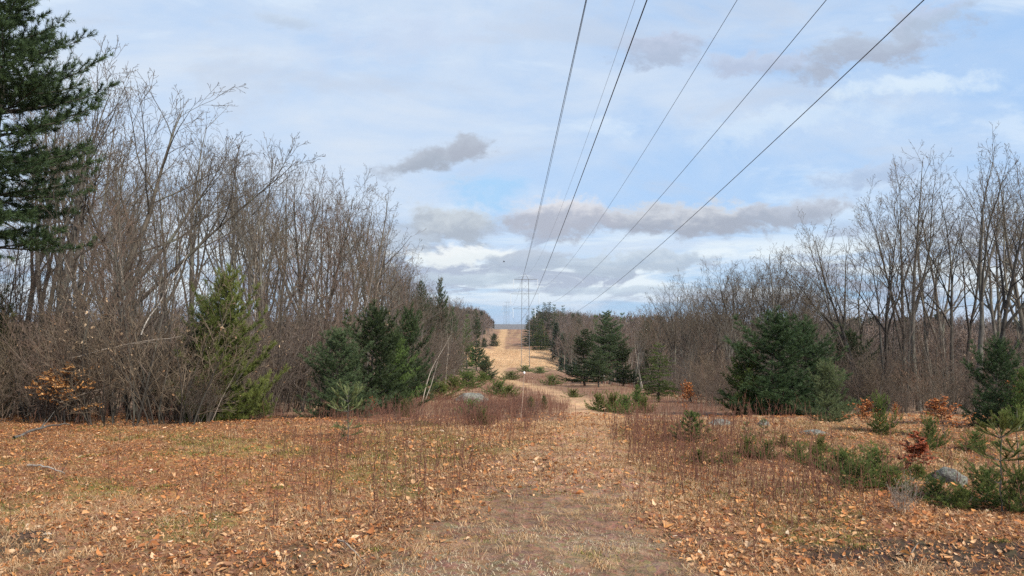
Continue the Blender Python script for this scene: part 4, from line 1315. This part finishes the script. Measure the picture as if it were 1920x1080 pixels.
def bird():
    c = at(945, 491, 140)
    body = [Vector((-.20, 0, 0)), Vector((-.1, 0, .01)), Vector((0, 0, .02)), Vector((.1, 0, .02)), Vector((.17, 0, .03)), Vector((.22, 0, .02))]
    w1 = [Vector((.02, 0, .03)), Vector((0, .16, .15)), Vector((-.08, .36, .17)), Vector((-.16, .5, .12))]
    w2 = [Vector((p.x, -p.y, p.z)) for p in w1]
    v, q, t = tubes([(body, [.01, .05, .075, .06, .04, .008], 8), (w1, [.05, .05, .035, .006], 6), (w2, [.05, .05, .035, .006], 6)], [.5] * 3)
    single('bird', np_mesh('bird', v, q, None, M['bird'], True, {'tint': t}), 'small dark bird flying beside the pylons under the clouds', 'bird', loc=c)


bird()

# ---------------------------------------------------------------- boulders
BMESH = [boulder(k, 3 + k * 2, 1, 0.8, 0.55) for k in range(3)]


def rock(px, py, wpx, hpx, k, label, rz=0.0):
    x, y, z = hit(px, py)
    w = wpx / FPX * y / 2; h = hpx / FPX * y
    o = single('boulder', BMESH[k], label, 'boulder', 'grey boulders in the clearing', loc=(x, y + w * .5, z - h * 0.05))
    o.scale = (w, w, h * 1.45); o.rotation_euler = (0, 0, rz)
    return o


rock(884, 754, 66, 20, 0, 'large lichen grey boulder mound in the red brush beside the path', .3)
rock(1352, 798, 56, 12, 1, 'flat grey boulder before the big dark pine', 1.2)
rock(1436, 799, 28, 13, 2, 'small round grey boulder at the foot of the big dark pine', .5)
rock(1532, 815, 50, 9, 1, 'low grey rock just showing before the pale rounded pine', .2)
rock(1787, 907, 66, 34, 2, 'grey boulder lying in leaves behind the young right hand pines', 2.0)

# ---------------------------------------------------------------- evergreens, one by one
plant_px(('big_pine', 0), 'pine_tree', 'towering dark pine cut by the left edge of the photo', 'pine tree', -4, 13.5, -260, rz=0.6, wide=0.84)
EV = [
    # key, name, label, px, Y, top, wide
    (('pine', 3), 'pine_tree', 'yellow green pine bough low beside the towering dark pine', -32, 15.0, 528, 0.8),
    (('pine', 3), 'pine_tree', 'yellowish young pine with a pointed top before the grey trunks', 420, 14.3, 512, 0.85),
    (('pine', 0), 'pine_tree', 'shaggy green pine tucked behind the yellowish pine', 392, 15.2, 560, 1.1),
    (('pine', 2), 'pine_tree', 'bluish green bushy pine behind the pale seedling', 636, 15.2, 618, 1.15),
    (('pine', 1), 'pine_tree', 'tall dark green pine leaning over the brown scrub edge', 698, 18.0, 580, 1.1),
    (('pine', 0), 'pine_tree', 'mid green pine with yellowish foot beside two white birches', 742, 19.0, 628, 1.0),
    (('pine', 1), 'pine_tree', 'dark pine half hidden behind the two white birches', 764, 27, 582, 0.75),
    (('big_pine', 2), 'pine_tree', 'dark round topped pine at the skyline over the left wood', 788, 62, 530, 0.75),
    (('big_pine', 1), 'pine_tree', 'single spiky pine poking above the left skyline', 828, 84, 517, 0.55),
    (('big_pine', 2), 'pine_tree', 'dull pine in the left wood just under the spiky one', 806, 74, 560, 0.65),
    (('big_pine', 1), 'pine_tree', 'grey green pine between the spiky one and the drooping spruce', 850, 98, 572, 0.6),
    (('big_pine', 2), 'pine_tree', 'faint pine high in the left wood past the drooping spruce', 893, 190, 584, 0.8),
    (('spruce', 1), 'spruce_tree', 'dull green spruce with drooping tiers beside a pale trunk', 876, 100, 588, 0.75),
    (('pine', 2), 'pine_tree', 'small bushy pine by the pale field on the left bank', 911, 90, 668, 1.3),
    (('spruce', 0), 'spruce_tree', 'small dark spruce at the left corner of the pale field', 899, 330, 638, 1.0),
    (('pine', 1), 'pine_tree', 'dark scrubby pine at the left edge of the hill path', 926, 380, 626, 1.2),
    (('pine', 1), 'pine_tree', 'lower scrubby pine beside the hill path edge', 908, 365, 634, 1.2),
    (('spruce', 1), 'spruce_tree', 'olive lit spruce, left one of the pair in the field', 1014, 352, 598, 1.6),
    (('spruce', 0), 'spruce_tree', 'darker spruce, right one of the pair in the field', 1040, 355, 593, 1.4),
    (('spruce', 0), 'spruce_tree', 'dark spruce low at the foot of the field pair', 1001, 350, 640, 1.8),
    (('big_pine', 1), 'pine_tree', 'tallest layered white pine behind the red brush', 1142, 70, 580, 1.5),
    (('big_pine', 2), 'pine_tree', 'broad grey green white pine with a pale top', 1096, 58, 618, 1.9),
    (('big_pine', 1), 'pine_tree', 'lower white pine with sweeping level boughs', 1122, 52, 650, 1.9),
    (('big_pine', 2), 'pine_tree', 'dark white pine merging with the bare wood', 1168, 60, 640, 1.7),
    (('hemlock', 0), 'hemlock_tree', 'slim small hemlock with a bare lower trunk before grey wood', 1235, 26, 640, 1.35),
    (('pine', 1), 'pine_tree', 'big dark bushy pine standing behind two grey boulders', 1448, 16.8, 590, 1.4),
    (('pine', 1), 'pine_tree', 'dark pine shoulder pressed against the big bushy pine', 1510, 17.6, 606, 1.25),
    (('pine', 0), 'pine_tree', 'mid green flank pine beside the big dark bushy one', 1395, 17.0, 648, 1.1),
    (('pine', 4), 'pine_tree', 'pale rounded young pine in front of the dark pine', 1549, 13.2, 680, 1.1),
    (('pine', 1), 'pine_tree', 'dark pine under the tall bare trees beside orange leaves', 1866, 12.4, 636, 1.0),
    (('pine', 0), 'pine_tree', 'green pine at the far right under the bare trees', 1918, 11.8, 690, 0.8),
    (('pine', 1), 'pine_tree', 'dim pine among trunks behind the pale rounded pine', 1590, 26, 622, 1.0),
    (('big_pine', 2), 'pine_tree', 'brownish dark pine in the middle distance behind hemlock', 1215, 75, 598, 0.9),
]
for key, nm, lb, px, Y, top, wd in EV:
    plant_px(key, nm, lb, 'pine tree' if nm == 'pine_tree' else nm.replace('_', ' '), px, Y, top, wide=wd)
# skyline clump of the far right hand hill
for px, top, Y in [(990, 590, 380), (1000, 578, 390), (1010, 572, 385), (1020, 566, 395), (1030, 565, 390), (1040, 570, 400), (1055, 572, 400)]:
    plant_px(('spruce', R.randrange(2)), 'spruce_tree', 'dark spruce in the skyline clump on the far hill', 'spruce tree', px, Y, top, 'dark spruces on the far skyline', wide=1.15)
for px, top, Y in [(1085, 583, 300), (1166, 585, 220), (1182, 590, 200), (1205, 590, 170), (1118, 590, 240)]:
    plant_px(('spruce', R.randrange(2)), 'spruce_tree', 'small dark spire of a spruce above the bare far wood', 'spruce tree', px, Y, top, 'spruce spires over the bare wood')

# low evergreens standing in the clearing
LOW = [
    (('mat_pine', 0), 'low_pine', 'small green bush far down the left side of the winding path', 905, 716, 702, 1.4),
    (('mat_pine', 1), 'low_pine', 'dark low bush in the valley brush right of the path', 1035, 722, 708, 1.5),
    (('mat_pine', 0), 'low_pine', 'small olive bush on the valley slope below the white pines', 1075, 745, 733, 1.6),
    (('mat_pine', 1), 'low_pine', 'dark low bush at the near edge of the pale field', 985, 697, 688, 1.8),
    (('mat_pine', 1), 'low_pine', 'small bush in the valley brush before the field', 1012, 700, 691, 1.6),
    (('mat_pine', 0), 'low_pine', 'olive bush left on the bank below the birches', 822, 748, 724, 1.5),
    (('mat_pine', 1), 'low_pine', 'dark green low mat left of the grey dead bush', 1612, 912, 872, 1.2),
    (('mat_pine', 0), 'low_pine', 'yellow green low mat just behind the grey dead bush', 1668, 916, 884, 1.3),
    (('mat_pine', 1), 'low_pine', 'green low mat in front of the grey boulder', 1752, 940, 905, 1.2),
    (('mat_pine', 0), 'low_pine', 'yellowish low mat right in front of the leaf boulder end', 1800, 958, 922, 1.1),
    (('mat_pine', 1), 'low_pine', 'green tuft between the wide green mat and path weeds', 1498, 862, 836, 1.0),
    (('mat_pine', 0), 'low_pine', 'pale tuft before the low grey rock', 1540, 848, 824, 0.8),
    (('mat_pine', 0), 'low_pine', 'small tuft at the foot of the red oak bush', 1722, 900, 876, 1.0),
    (('mat_pine', 1), 'low_pine', 'low dark tuft under the pine beside orange leaves', 1830, 845, 815, 1.0),
    (('whorl', 0), 'pine_seedling', 'knee high pale pine seedling with candle shoots on the leaf bank', 652, 832, 716, 1.0),
    (('seedling', 0), 'spruce_seedling', 'compact round spruce seedling beside the path', 1297, 828, 770, 1.5),
    (('whorl', 1), 'pine_seedling', 'tall thin pine seedling near the right edge in front of boulder', 1879, 962, 770, 1.0),
    (('whorl', 1), 'pine_seedling', 'thin pine seedling cut by the right edge of the photo', 1912, 950, 758, 1.0),
    (('mat_pine', 1), 'low_pine', 'dark green low pine bush at the foot of the edge seedlings', 1915, 965, 895, 0.6),
    (('mat_pine', 1), 'low_pine', 'spreading low pine bush between boulder and edge seedlings', 1850, 945, 890, 0.9),
    (('whorl', 2), 'pine_seedling', 'small upright seedling near the small round boulder', 1432, 820, 782, 1.0),
    (('whorl', 2), 'pine_seedling', 'small thin seedling before the flat boulder', 1400, 822, 788, 1.0),
    (('mat_pine', 0), 'low_pine', 'low green pine tuft with two humps on brown leaves', 1405, 852, 826, 1.0),
    (('mat_pine', 1), 'low_pine', 'bluish low pine tuft right of the two humped one', 1440, 862, 832, 0.8),
    (('mat_pine', 0), 'low_pine', 'small bright low pine tuft under the dark pine', 1470, 836, 818, 0.8),
    (('mat_pine', 1), 'low_pine', 'wide green low pine mat in the right hand weeds', 1580, 888, 852, 1.2),
    (('mat_pine', 1), 'low_pine', 'green low pine mat beside the red oak bush', 1640, 892, 850, 1.1),
    (('mat_pine', 0), 'low_pine', 'low pine mat at the left of the wide green one', 1530, 876, 846, 1.0),
    (('mat_pine', 0), 'low_pine', 'yellow green low mat in the dry weeds by the path', 1310, 868, 848, 1.5),
    (('mat_pine', 0), 'low_pine', 'yellow green low mat just right of the path weeds mat', 1362, 872, 852, 1.5),
    (('mat_pine', 1), 'low_pine', 'small dark bush before the orange beech leaves', 1652, 812, 758, 0.45),
    (('mat_pine', 1), 'low_pine', 'small dark bush right of the red oak bush', 1745, 842, 796, 0.55),
    (('mat_pine', 0), 'low_pine', 'yellowish low bush at the foot of the yellowish pine', 430, 783, 738, 0.8),
    (('mat_pine', 0), 'low_pine', 'rounded yellow green bush right of the yellowish pine foot', 478, 785, 735, 0.7),
    (('pine', 0), 'low_pine', 'low dark green bush under the bluish bushy pine', 660, 782, 740, 1.2),
    (('pine', 3), 'low_pine', 'small greenish bush where brown scrub meets red brush', 758, 782, 748, 1.0),
    (('pine', 0), 'low_pine', 'bright green bush topping the row beside the path bend', 1195, 768, 722, 1.0),
    (('mat_pine', 0), 'low_pine', 'leftmost green bush of the row beside the path bend', 1122, 770, 745, 0.9),
    (('mat_pine', 0), 'low_pine', 'second green bush from the left beside the path bend', 1150, 773, 745, 0.9),
    (('mat_pine', 1), 'low_pine', 'dark green bush in the middle of the path bend row', 1172, 776, 748, 0.9),
    (('mat_pine', 0), 'low_pine', 'rightmost low bush of the row beside the path bend', 1208, 774, 750, 0.8),
    (('pine', 0), 'low_pine', 'tiny dark seedling in the red brush right of the stake', 1020, 768, 742, 0.9),
    (('pine', 3), 'low_pine', 'tiny yellowish seedling in the red brush near the stake', 995, 770, 744, 0.9),
    (('mat_pine', 0), 'low_pine', 'yellow green bush just in front of the lichen boulder', 905, 797, 772, 0.7),
    (('mat_pine', 1), 'low_pine', 'olive bush below the lichen boulder', 885, 782, 757, 0.9),
    (('mat_pine', 1), 'low_pine', 'green bush behind the lichen boulder on the bank', 878, 728, 704, 1.2),
    (('mat_pine', 0), 'low_pine', 'broad yellow green bush left on the bank above the boulder', 850, 734, 712, 1.3),
    (('mat_pine', 1), 'low_pine', 'green bush right of the boulder beside the pale path', 935, 741, 720, 1.3),
    (('mat_pine', 0), 'low_pine', 'yellow green bush nearest the path right of the boulder', 955, 745, 728, 1.2),
    (('mat_pine', 1), 'low_pine', 'flat green bush across the path in the valley', 958, 712, 700, 2.0),
]
for key, nm, lb, px, base, top, wd in LOW:
    plant_base(key, nm, lb, 'seedling' if 'seedling' in nm else 'low pine', px, base, top, wide=wd, sink=0.01)

# ---------------------------------------------------------------- leafy young trees
for key, lb, px, base, top, wd in [
    (('beech', 0), 'young beech holding orange tan leaves before the thicket', 122, 795, 672, 1.5),
    (('oak', 0), 'upright bush of dark red oak leaves in the clearing', 1702, 886, 804, 1.6),
    (('oak', 1), 'orange brown leafy bush under the tall bare trees', 1772, 824, 735, 1.7),
    (('oak', 1), 'rust leafed bush left of the dark little bush', 1615, 810, 738, 1.3),
    (('oak', 1), 'small rust leafed bush behind the dark little bush', 1683, 795, 748, 0.7),
    (('oak', 1), 'orange leafed sapling against grey wood beside the hemlock', 1287, 778, 705, 0.9),
    (('oak', 0), 'red brown leafy bush at the foot of the bluish pine', 702, 778, 738, 1.0),
    (('oak', 1), 'orange leafed bush at the right edge under the pines', 1912, 800, 690, 0.8)]:
    plant_base(key, 'leafy_bush', lb, 'bush', px, base, top, wide=wd)

# ---------------------------------------------------------------- bare trees that stand out
BT = [
    (('broad', 0), 'huge bare maple behind the towering dark pine, top out of sight', 90, 18, -10, 1.05, (0.04, 0)),
    (('broad', 2), 'bare maple leaning out over the thicket beside the dark pine', 150, 19.5, 70, 1.15, (0.14, 0)),
    (('tree', 1), 'dark forked bare tree rising highest behind the thicket', 372, 27, 186, 0.85, (0, 0)),
    (('tree', 0), 'bare tree just left of the dark forked one', 318, 31, 228, 0.9, (0.02, 0)),
    (('tree', 3), 'grey bare tree right behind the yellowish pine', 440, 30, 232, 0.8, (-.02, 0)),
    (('tree', 4), 'pale trunked bare tree with many leaders in mid stand', 472, 33, 258, 0.8, (0.03, 0)),
    (('tree', 2), 'bare tree with steep brush of twigs between pale and broad ones', 528, 31, 268, 0.85, (-.03, 0)),
    (('broad', 1), 'broad bare tree fanning its twigs over the bluish pine', 566, 27, 280, 0.85, (0.0, 0)),
    (('broad', 3), 'bare tree with long boughs spreading to the open sky', 612, 29, 312, 0.9, (0.04, 0)),
    (('tree', 5), 'slanting bare tree below the spreading boughs', 650, 34, 372, 0.85, (0.05, 0)),
    (('broad', 1), 'round crowned bare tree above the slim hemlock', 1265, 52, 515, 0.95, (-.05, 0)),
    (('tree', 2), 'upright bare tree next to the round crowned one', 1330, 56, 486, 1.0, (0, 0)),
    (('broad', 3), 'wide bare tree with a leaning trunk in the right middle wood', 1395, 52, 474, 1.0, (-.08, 0)),
    (('tree', 4), 'tallest bare tree of the right middle wood', 1440, 50, 452, 1.05, (0.03, 0)),
    (('tree', 0), 'slender bare tree behind the big dark pine', 1505, 50, 484, 1.0, (0.05, 0)),
    (('tree', 1), 'short bare tree between the dark pine and tall right trees', 1545, 46, 540, 0.9, (0, 0)),
    (('broad', 2), 'bare tree filling the gap between the round crowned and upright ones', 1298, 64, 530, 1.0, (0, 0)),
    (('broad', 1), 'bare tree with a full crown behind the leaning trunk', 1365, 60, 500, 1.0, (0, 0)),
    (('broad', 3), 'twiggy bare tree between the tallest and the slender middle trees', 1470, 58, 476, 1.0, (0, 0)),
    (('tree', 5), 'small bare tree at the edge of the middle wood over the pines', 1240, 60, 548, 1.1, (-.05, 0)),
    (('broad', 0), 'bare tree leaning left at the start of the tall right stand', 1606, 23, 368, 0.95, (-.09, 0)),
    (('broad', 2), 'dark crooked bare tree with a knobbed top', 1655, 21, 345, 0.85, (-.06, 0)),
    (('tree', 1), 'straight bare tree with a pointed crown in the tall stand', 1712, 22, 250, 0.85, (-.03, 0)),
    (('broad', 3), 'double trunked bare tree in the middle of the tall stand', 1690, 26, 300, 0.8, (0.02, 0)),
    (('tree', 3), 'bare tree with the clearest straight trunk of the tall stand', 1775, 21, 300, 0.8, (0.0, 0)),
    (('tree', 5), 'tallest bare tree of the right hand stand', 1822, 20, 222, 0.85, (0.02, 0)),
    (('broad', 1), 'dark thick bare tree bending over to the right edge', 1846, 19, 290, 1.0, (0.12, 0)),
    (('tree', 2), 'bare tree at the right edge of the photo', 1922, 21, 255, 0.85, (0.02, 0)),
    (('tree', 0), 'thin bare tree standing behind the tallest right hand one', 1800, 27, 330, 0.8, (0.03, 0)),
    (('tree', 4), 'thin bare tree low in the gap of the tall stand', 1745, 28, 380, 0.8, (-.02, 0)),
    (('tree', 0), 'thin grey bare tree behind the crooked dark one', 1572, 30, 420, 1.0, (-.05, 0)),
]
for key, lb, px, Y, top, wd, ln in BT:
    plant_px(key, 'bare_tree', lb, 'bare tree', px, Y, top, wide=wd, lean=ln)
for lb, px, Y, top, ln in [('white birch stem leaning out of the pines, longer of two', 792, 25, 596, 0.16), ('white birch stem crossing behind the longer leaning one', 796, 26, 612, 0.26),
                           ('pale birch beside the drooping spruce far up the left edge', 868, 105, 590, 0.03), ('pale thin birch in the left wood short of the drooping spruce', 852, 80, 580, 0.02),
                           ('pale thin stem in the brown wood before the drooping spruce', 836, 60, 600, -.04),
                           ('grey thin birch trunk before the dark pines on the right bank', 1205, 45, 610, -.1)]:
    plant_px(('birch', R.randrange(2)), 'birch_tree', lb, 'birch', px, Y, top, wide=0.8, lean=(ln, 0))
plant_px(('sapling', 2), 'bare_sapling', 'pale grey bare sapling in front of the yellowish pine', 'sapling', 398, 13.3, 618, lean=(0.28, 0), wide=1.0)

# ---------------------------------------------------------------- stands of look-alike trees and shrubs
def stand(n, keys, name, label, cat, group, pxr, Yr, topf, hr, edge, wide=0.9, leanr=0.06, power=1.0):
    done = 0
    for _ in range(n * 12):
        if done >= n: break
        px = R.uniform(*pxr); Y = Yr[0] + (Yr[1] - Yr[0]) * R.random() ** power
        x = (px - 960) / FPX * Y
        if edge == 'L' and x > np.interp(Y, *EDGE_L) - R.random() * 0.8: continue
        if edge == 'R' and x < np.interp(Y, *EDGE_R) + R.random() * 0.8: continue
        top = topf(px)
        h = at(px, top, Y).z - gz(x, Y)
        if not hr[0] <= h <= hr[1]: continue
        plant(R.choice(keys), name, label, cat, x, Y, h, group=group, wide=wide * R.uniform(.85, 1.2), lean=(R.gauss(0, leanr), R.gauss(0, leanr)))
        done += 1
    return done


skl = lambda px: float(np.interp(px, *SKY_L)); skr = lambda px: float(np.interp(px, *SKY_R))
TREES = [('tree', k) for k in range(6)]; SAP = [('sapling', k) for k in range(6)]; SHR = [('shrub', k) for k in range(6)]
stand(18, TREES, 'bare_tree', 'slender grey bare tree crowded in the left hand stand', 'bare tree', 'bare trees of the left stand', (200, 610), (22, 48), lambda p: skl(p) + abs(R.gauss(0, 40)) + 8, (4.5, 13), 'L', .75)
stand(15, TREES, 'bare_tree', 'thin brown bare tree behind the thicket near the dark pine', 'bare tree', 'bare trees behind the thicket', (-120, 300), (17, 34), lambda p: skl(p) + abs(R.gauss(0, 60)) + 60, (3.5, 13), 'L', .75)
stand(56, SAP, 'bare_sapling', 'thin reddish sapling packed in the brown thicket', 'sapling', 'saplings of the brown thicket', (-120, 335), (13.5, 22), lambda p: R.uniform(270, 560) , (1.5, 6), 'L', 1.0, .09)
stand(40, SHR, 'bare_shrub', 'tangled brown shrub at the front of the thicket', 'shrub', 'shrubs of the brown thicket', (-160, 345), (13.0, 18), lambda p: R.uniform(470, 690), (0.7, 3.4), 'L', 1.0, .08)
stand(30, SHR, 'bare_shrub', 'grey brown shrub among the pines of the left edge', 'shrub', 'shrubs among the left edge pines', (430, 800), (16, 30), lambda p: R.uniform(500, 700), (0.7, 4.5), 'L', .9, .08)
stand(36, SAP, 'bare_sapling', 'thin sapling among the pines of the left edge', 'sapling', 'saplings among the left edge pines', (430, 830), (16, 45), lambda p: skl(p) + R.uniform(30, 200), (1.5, 8), 'L', .9)
stand(85, TREES + SAP, 'bare_tree', 'brown bare tree of the wood receding along the left edge', 'bare tree', 'bare trees receding along the left edge', (640, 915), (40, 230), lambda p: skl(p) + abs(R.gauss(0, 14)), (4, 15), 'L', 1.0)
stand(70, SHR, 'bare_shrub', 'red brown scrub on the left bank below the wood', 'shrub', 'scrub on the left bank', (770, 905), (24, 110), lambda p: R.uniform(585, 680), (0.8, 7), 'L', 1.2, .08)
stand(60, TREES + SAP, 'bare_tree', 'grey bare tree of the wood beyond the white pines', 'bare tree', 'bare trees beyond the white pines', (1020, 1300), (60, 220), lambda p: max(skr(p), 580) + abs(R.gauss(0, 12)), (4, 16), 'R', 1.0)
stand(60, SAP + TREES, 'bare_tree', 'grey bare tree in the low wood behind the big dark pine', 'bare tree', 'bare trees of the right low wood', (1180, 1640), (24, 90), lambda p: R.uniform(560, 660), (1.8, 10), 'R', 1.0)
stand(50, SHR, 'bare_shrub', 'grey brown shrub in the low wood on the right', 'shrub', 'shrubs of the right low wood', (1200, 1640), (19, 40), lambda p: R.uniform(640, 735), (0.5, 4), 'R', 1.2, .08)
stand(22, [('broad', k) for k in range(4)], 'bare_tree', 'round crowned bare tree of the grey middle wood right of the pines', 'bare tree', 'bare trees of the right middle wood', (1215, 1580), (48, 80), lambda p: skr(p) + abs(R.gauss(0, 22)) + 6, (4, 14), 'R', 1.0)
stand(6, TREES, 'bare_tree', 'thin bare tree filling in the tall right stand', 'bare tree', 'thin trees of the tall right stand', (1560, 1960), (22, 32), lambda p: skr(p) + abs(R.gauss(0, 50)) + 30, (4, 14), 'R', .8)
stand(30, SAP, 'bare_sapling', 'thin sapling among the trunks of the tall right stand', 'sapling', 'saplings of the tall right stand', (1560, 2000), (16, 32), lambda p: R.uniform(420, 660), (1.2, 7), 'R', .9)
stand(46, SHR, 'bare_shrub', 'brown shrub under the trunks of the tall right stand', 'shrub', 'shrubs of the tall right stand', (1560, 2020), (15, 30), lambda p: R.uniform(600, 740), (0.4, 4), 'R', 1.1, .08)
stand(5, SHR, 'bare_shrub', 'thin brown shrub before the foot of the yellowish pine', 'shrub', 'shrubs before the yellowish pine', (325, 400), (13.0, 13.7), lambda p: R.uniform(620, 700), (0.5, 2), 'L', .8, .08)
for k in range(26):
    px = R.uniform(690, 1010); py = R.uniform(752, 800)
    x, y, z = hit(px, py)
    plant(('brush', R.randrange(3)), 'low_brush', 'low red brown brush in the dip before the boulder', 'brush', x, y, R.uniform(0.3, 0.55), group='red brush in the dip', wide=1.3)
for k in range(26):
    px = R.uniform(-10, 640); py = R.uniform(778, 792)
    x, y, z = hit(px, py)
    plant(('brush', R.randrange(3)), 'low_brush', 'low twiggy brush along the edge of the leaf bank under the thicket', 'brush', x, y + 0.3, R.uniform(0.2, 0.55), group='brush along the leaf bank edge', wide=1.2)
plant_base(('grey_brush', 0), 'dead_bush', 'wispy grey dead bush in the right hand weeds', 'bush', 1690, 962, 872, wide=0.9)
for px, base, top, lb in [(553, 932, 866, 'dark twiggy weed clump on the left straw'), (1545, 985, 905, 'dark twiggy weed clump on the leaves near the right mud'), (1650, 968, 905, 'dark thin weed left of the grey dead bush')]:
    plant_base(('brush', 1), 'weed_clump', lb, 'weed', px, base, top, wide=0.45)

# ---------------------------------------------------------------- fallen and leaning dead wood
def stick(name, label, a, b, r, mat, twigs=3, seed=0, bow=0.04):
    r_ = random.Random(seed); a = Vector(a); b = Vector(b); L = (b - a).length
    pts = [a.lerp(b, i / 9) + Vector((r_.gauss(0, .006), r_.gauss(0, .006), r_.gauss(0, .006))) * L + Vector((0, 0, bow * L * math.sin(i / 9 * 3.14))) for i in range(10)]
    ps = [(pts, [r * (1 - .6 * i / 9) for i in range(10)], 7)]
    for _ in range(twigs):
        i = r_.randrange(3, 9); d = ((b - a).normalized() + Vector((r_.gauss(0, .6), r_.gauss(0, .6), r_.gauss(.2, .4)))).normalized()
        l = L * r_.uniform(.1, .25)
        ps.append(([pts[i], pts[i] + d * l * .5, pts[i] + d * l + Vector((0, 0, .1 * l))], [r * .4, r * .3, r * .15], 4))
    v, q, t = tubes(ps, [r_.random() for _ in ps])
    single(name, np_mesh(name, v, q, None, M[mat], True, {'tint': t}), label, 'dead wood', 'dead wood lying about')


def gp(px, py, dz=0.02):
    x, y, z = hit(px, py); return (x, y, z + dz)


stick('leaning_log', 'pale broken birch trunk leaning in the thicket', at(262, 628, 13.3), at(352, 478, 14.6), .012, 'birch', 1, 1, 0)
stick('dead_bough', 'grey dead bough lying level across the thicket', at(128, 672, 13.2), at(342, 630, 13.0), .011, 'twig_grey', 3, 2, .02)
stick('fallen_branch', 'pale bare branch rising from the thicket foot', at(112, 754, 12.8), at(212, 724, 12.8), .008, 'twig_grey', 2, 3, .02)
stick('fallen_branch', 'pale branch lying along the thicket foot', gp(96, 775, .1), gp(168, 776, .06), .011, 'twig_grey', 1, 4)
stick('fallen_branch', 'brown fallen branch across the left bank', gp(28, 825), gp(130, 803, .05), .022, 'bark', 2, 5)
stick('fallen_branch', 'short grey fallen branch below the brown one', gp(52, 876), gp(122, 892), .014, 'twig_grey', 1, 6)
stick('stick', 'bent pale stick on the dark leaves near the camera', gp(634, 1018), gp(682, 1062), .008, 'twig_grey', 0, 7)
stick('stick', 'small pale stick poking from the right mud', gp(1708, 1040, 0), at(1722, 1018, hit(1708, 1040)[1]), .005, 'twig_grey', 1, 8)
for k in range(9):
    px = R.uniform(5, 110); py = R.uniform(768, 790)
    stick('fallen_branch', 'thin grey branch of the brush pile at the thicket corner', gp(px, py, .05), gp(px + R.uniform(-60, 70), py - R.uniform(2, 14), R.uniform(.1, .5)), .008, 'twig_grey', 4, 20 + k)
print('OBJECTS', len(bpy.data.objects))
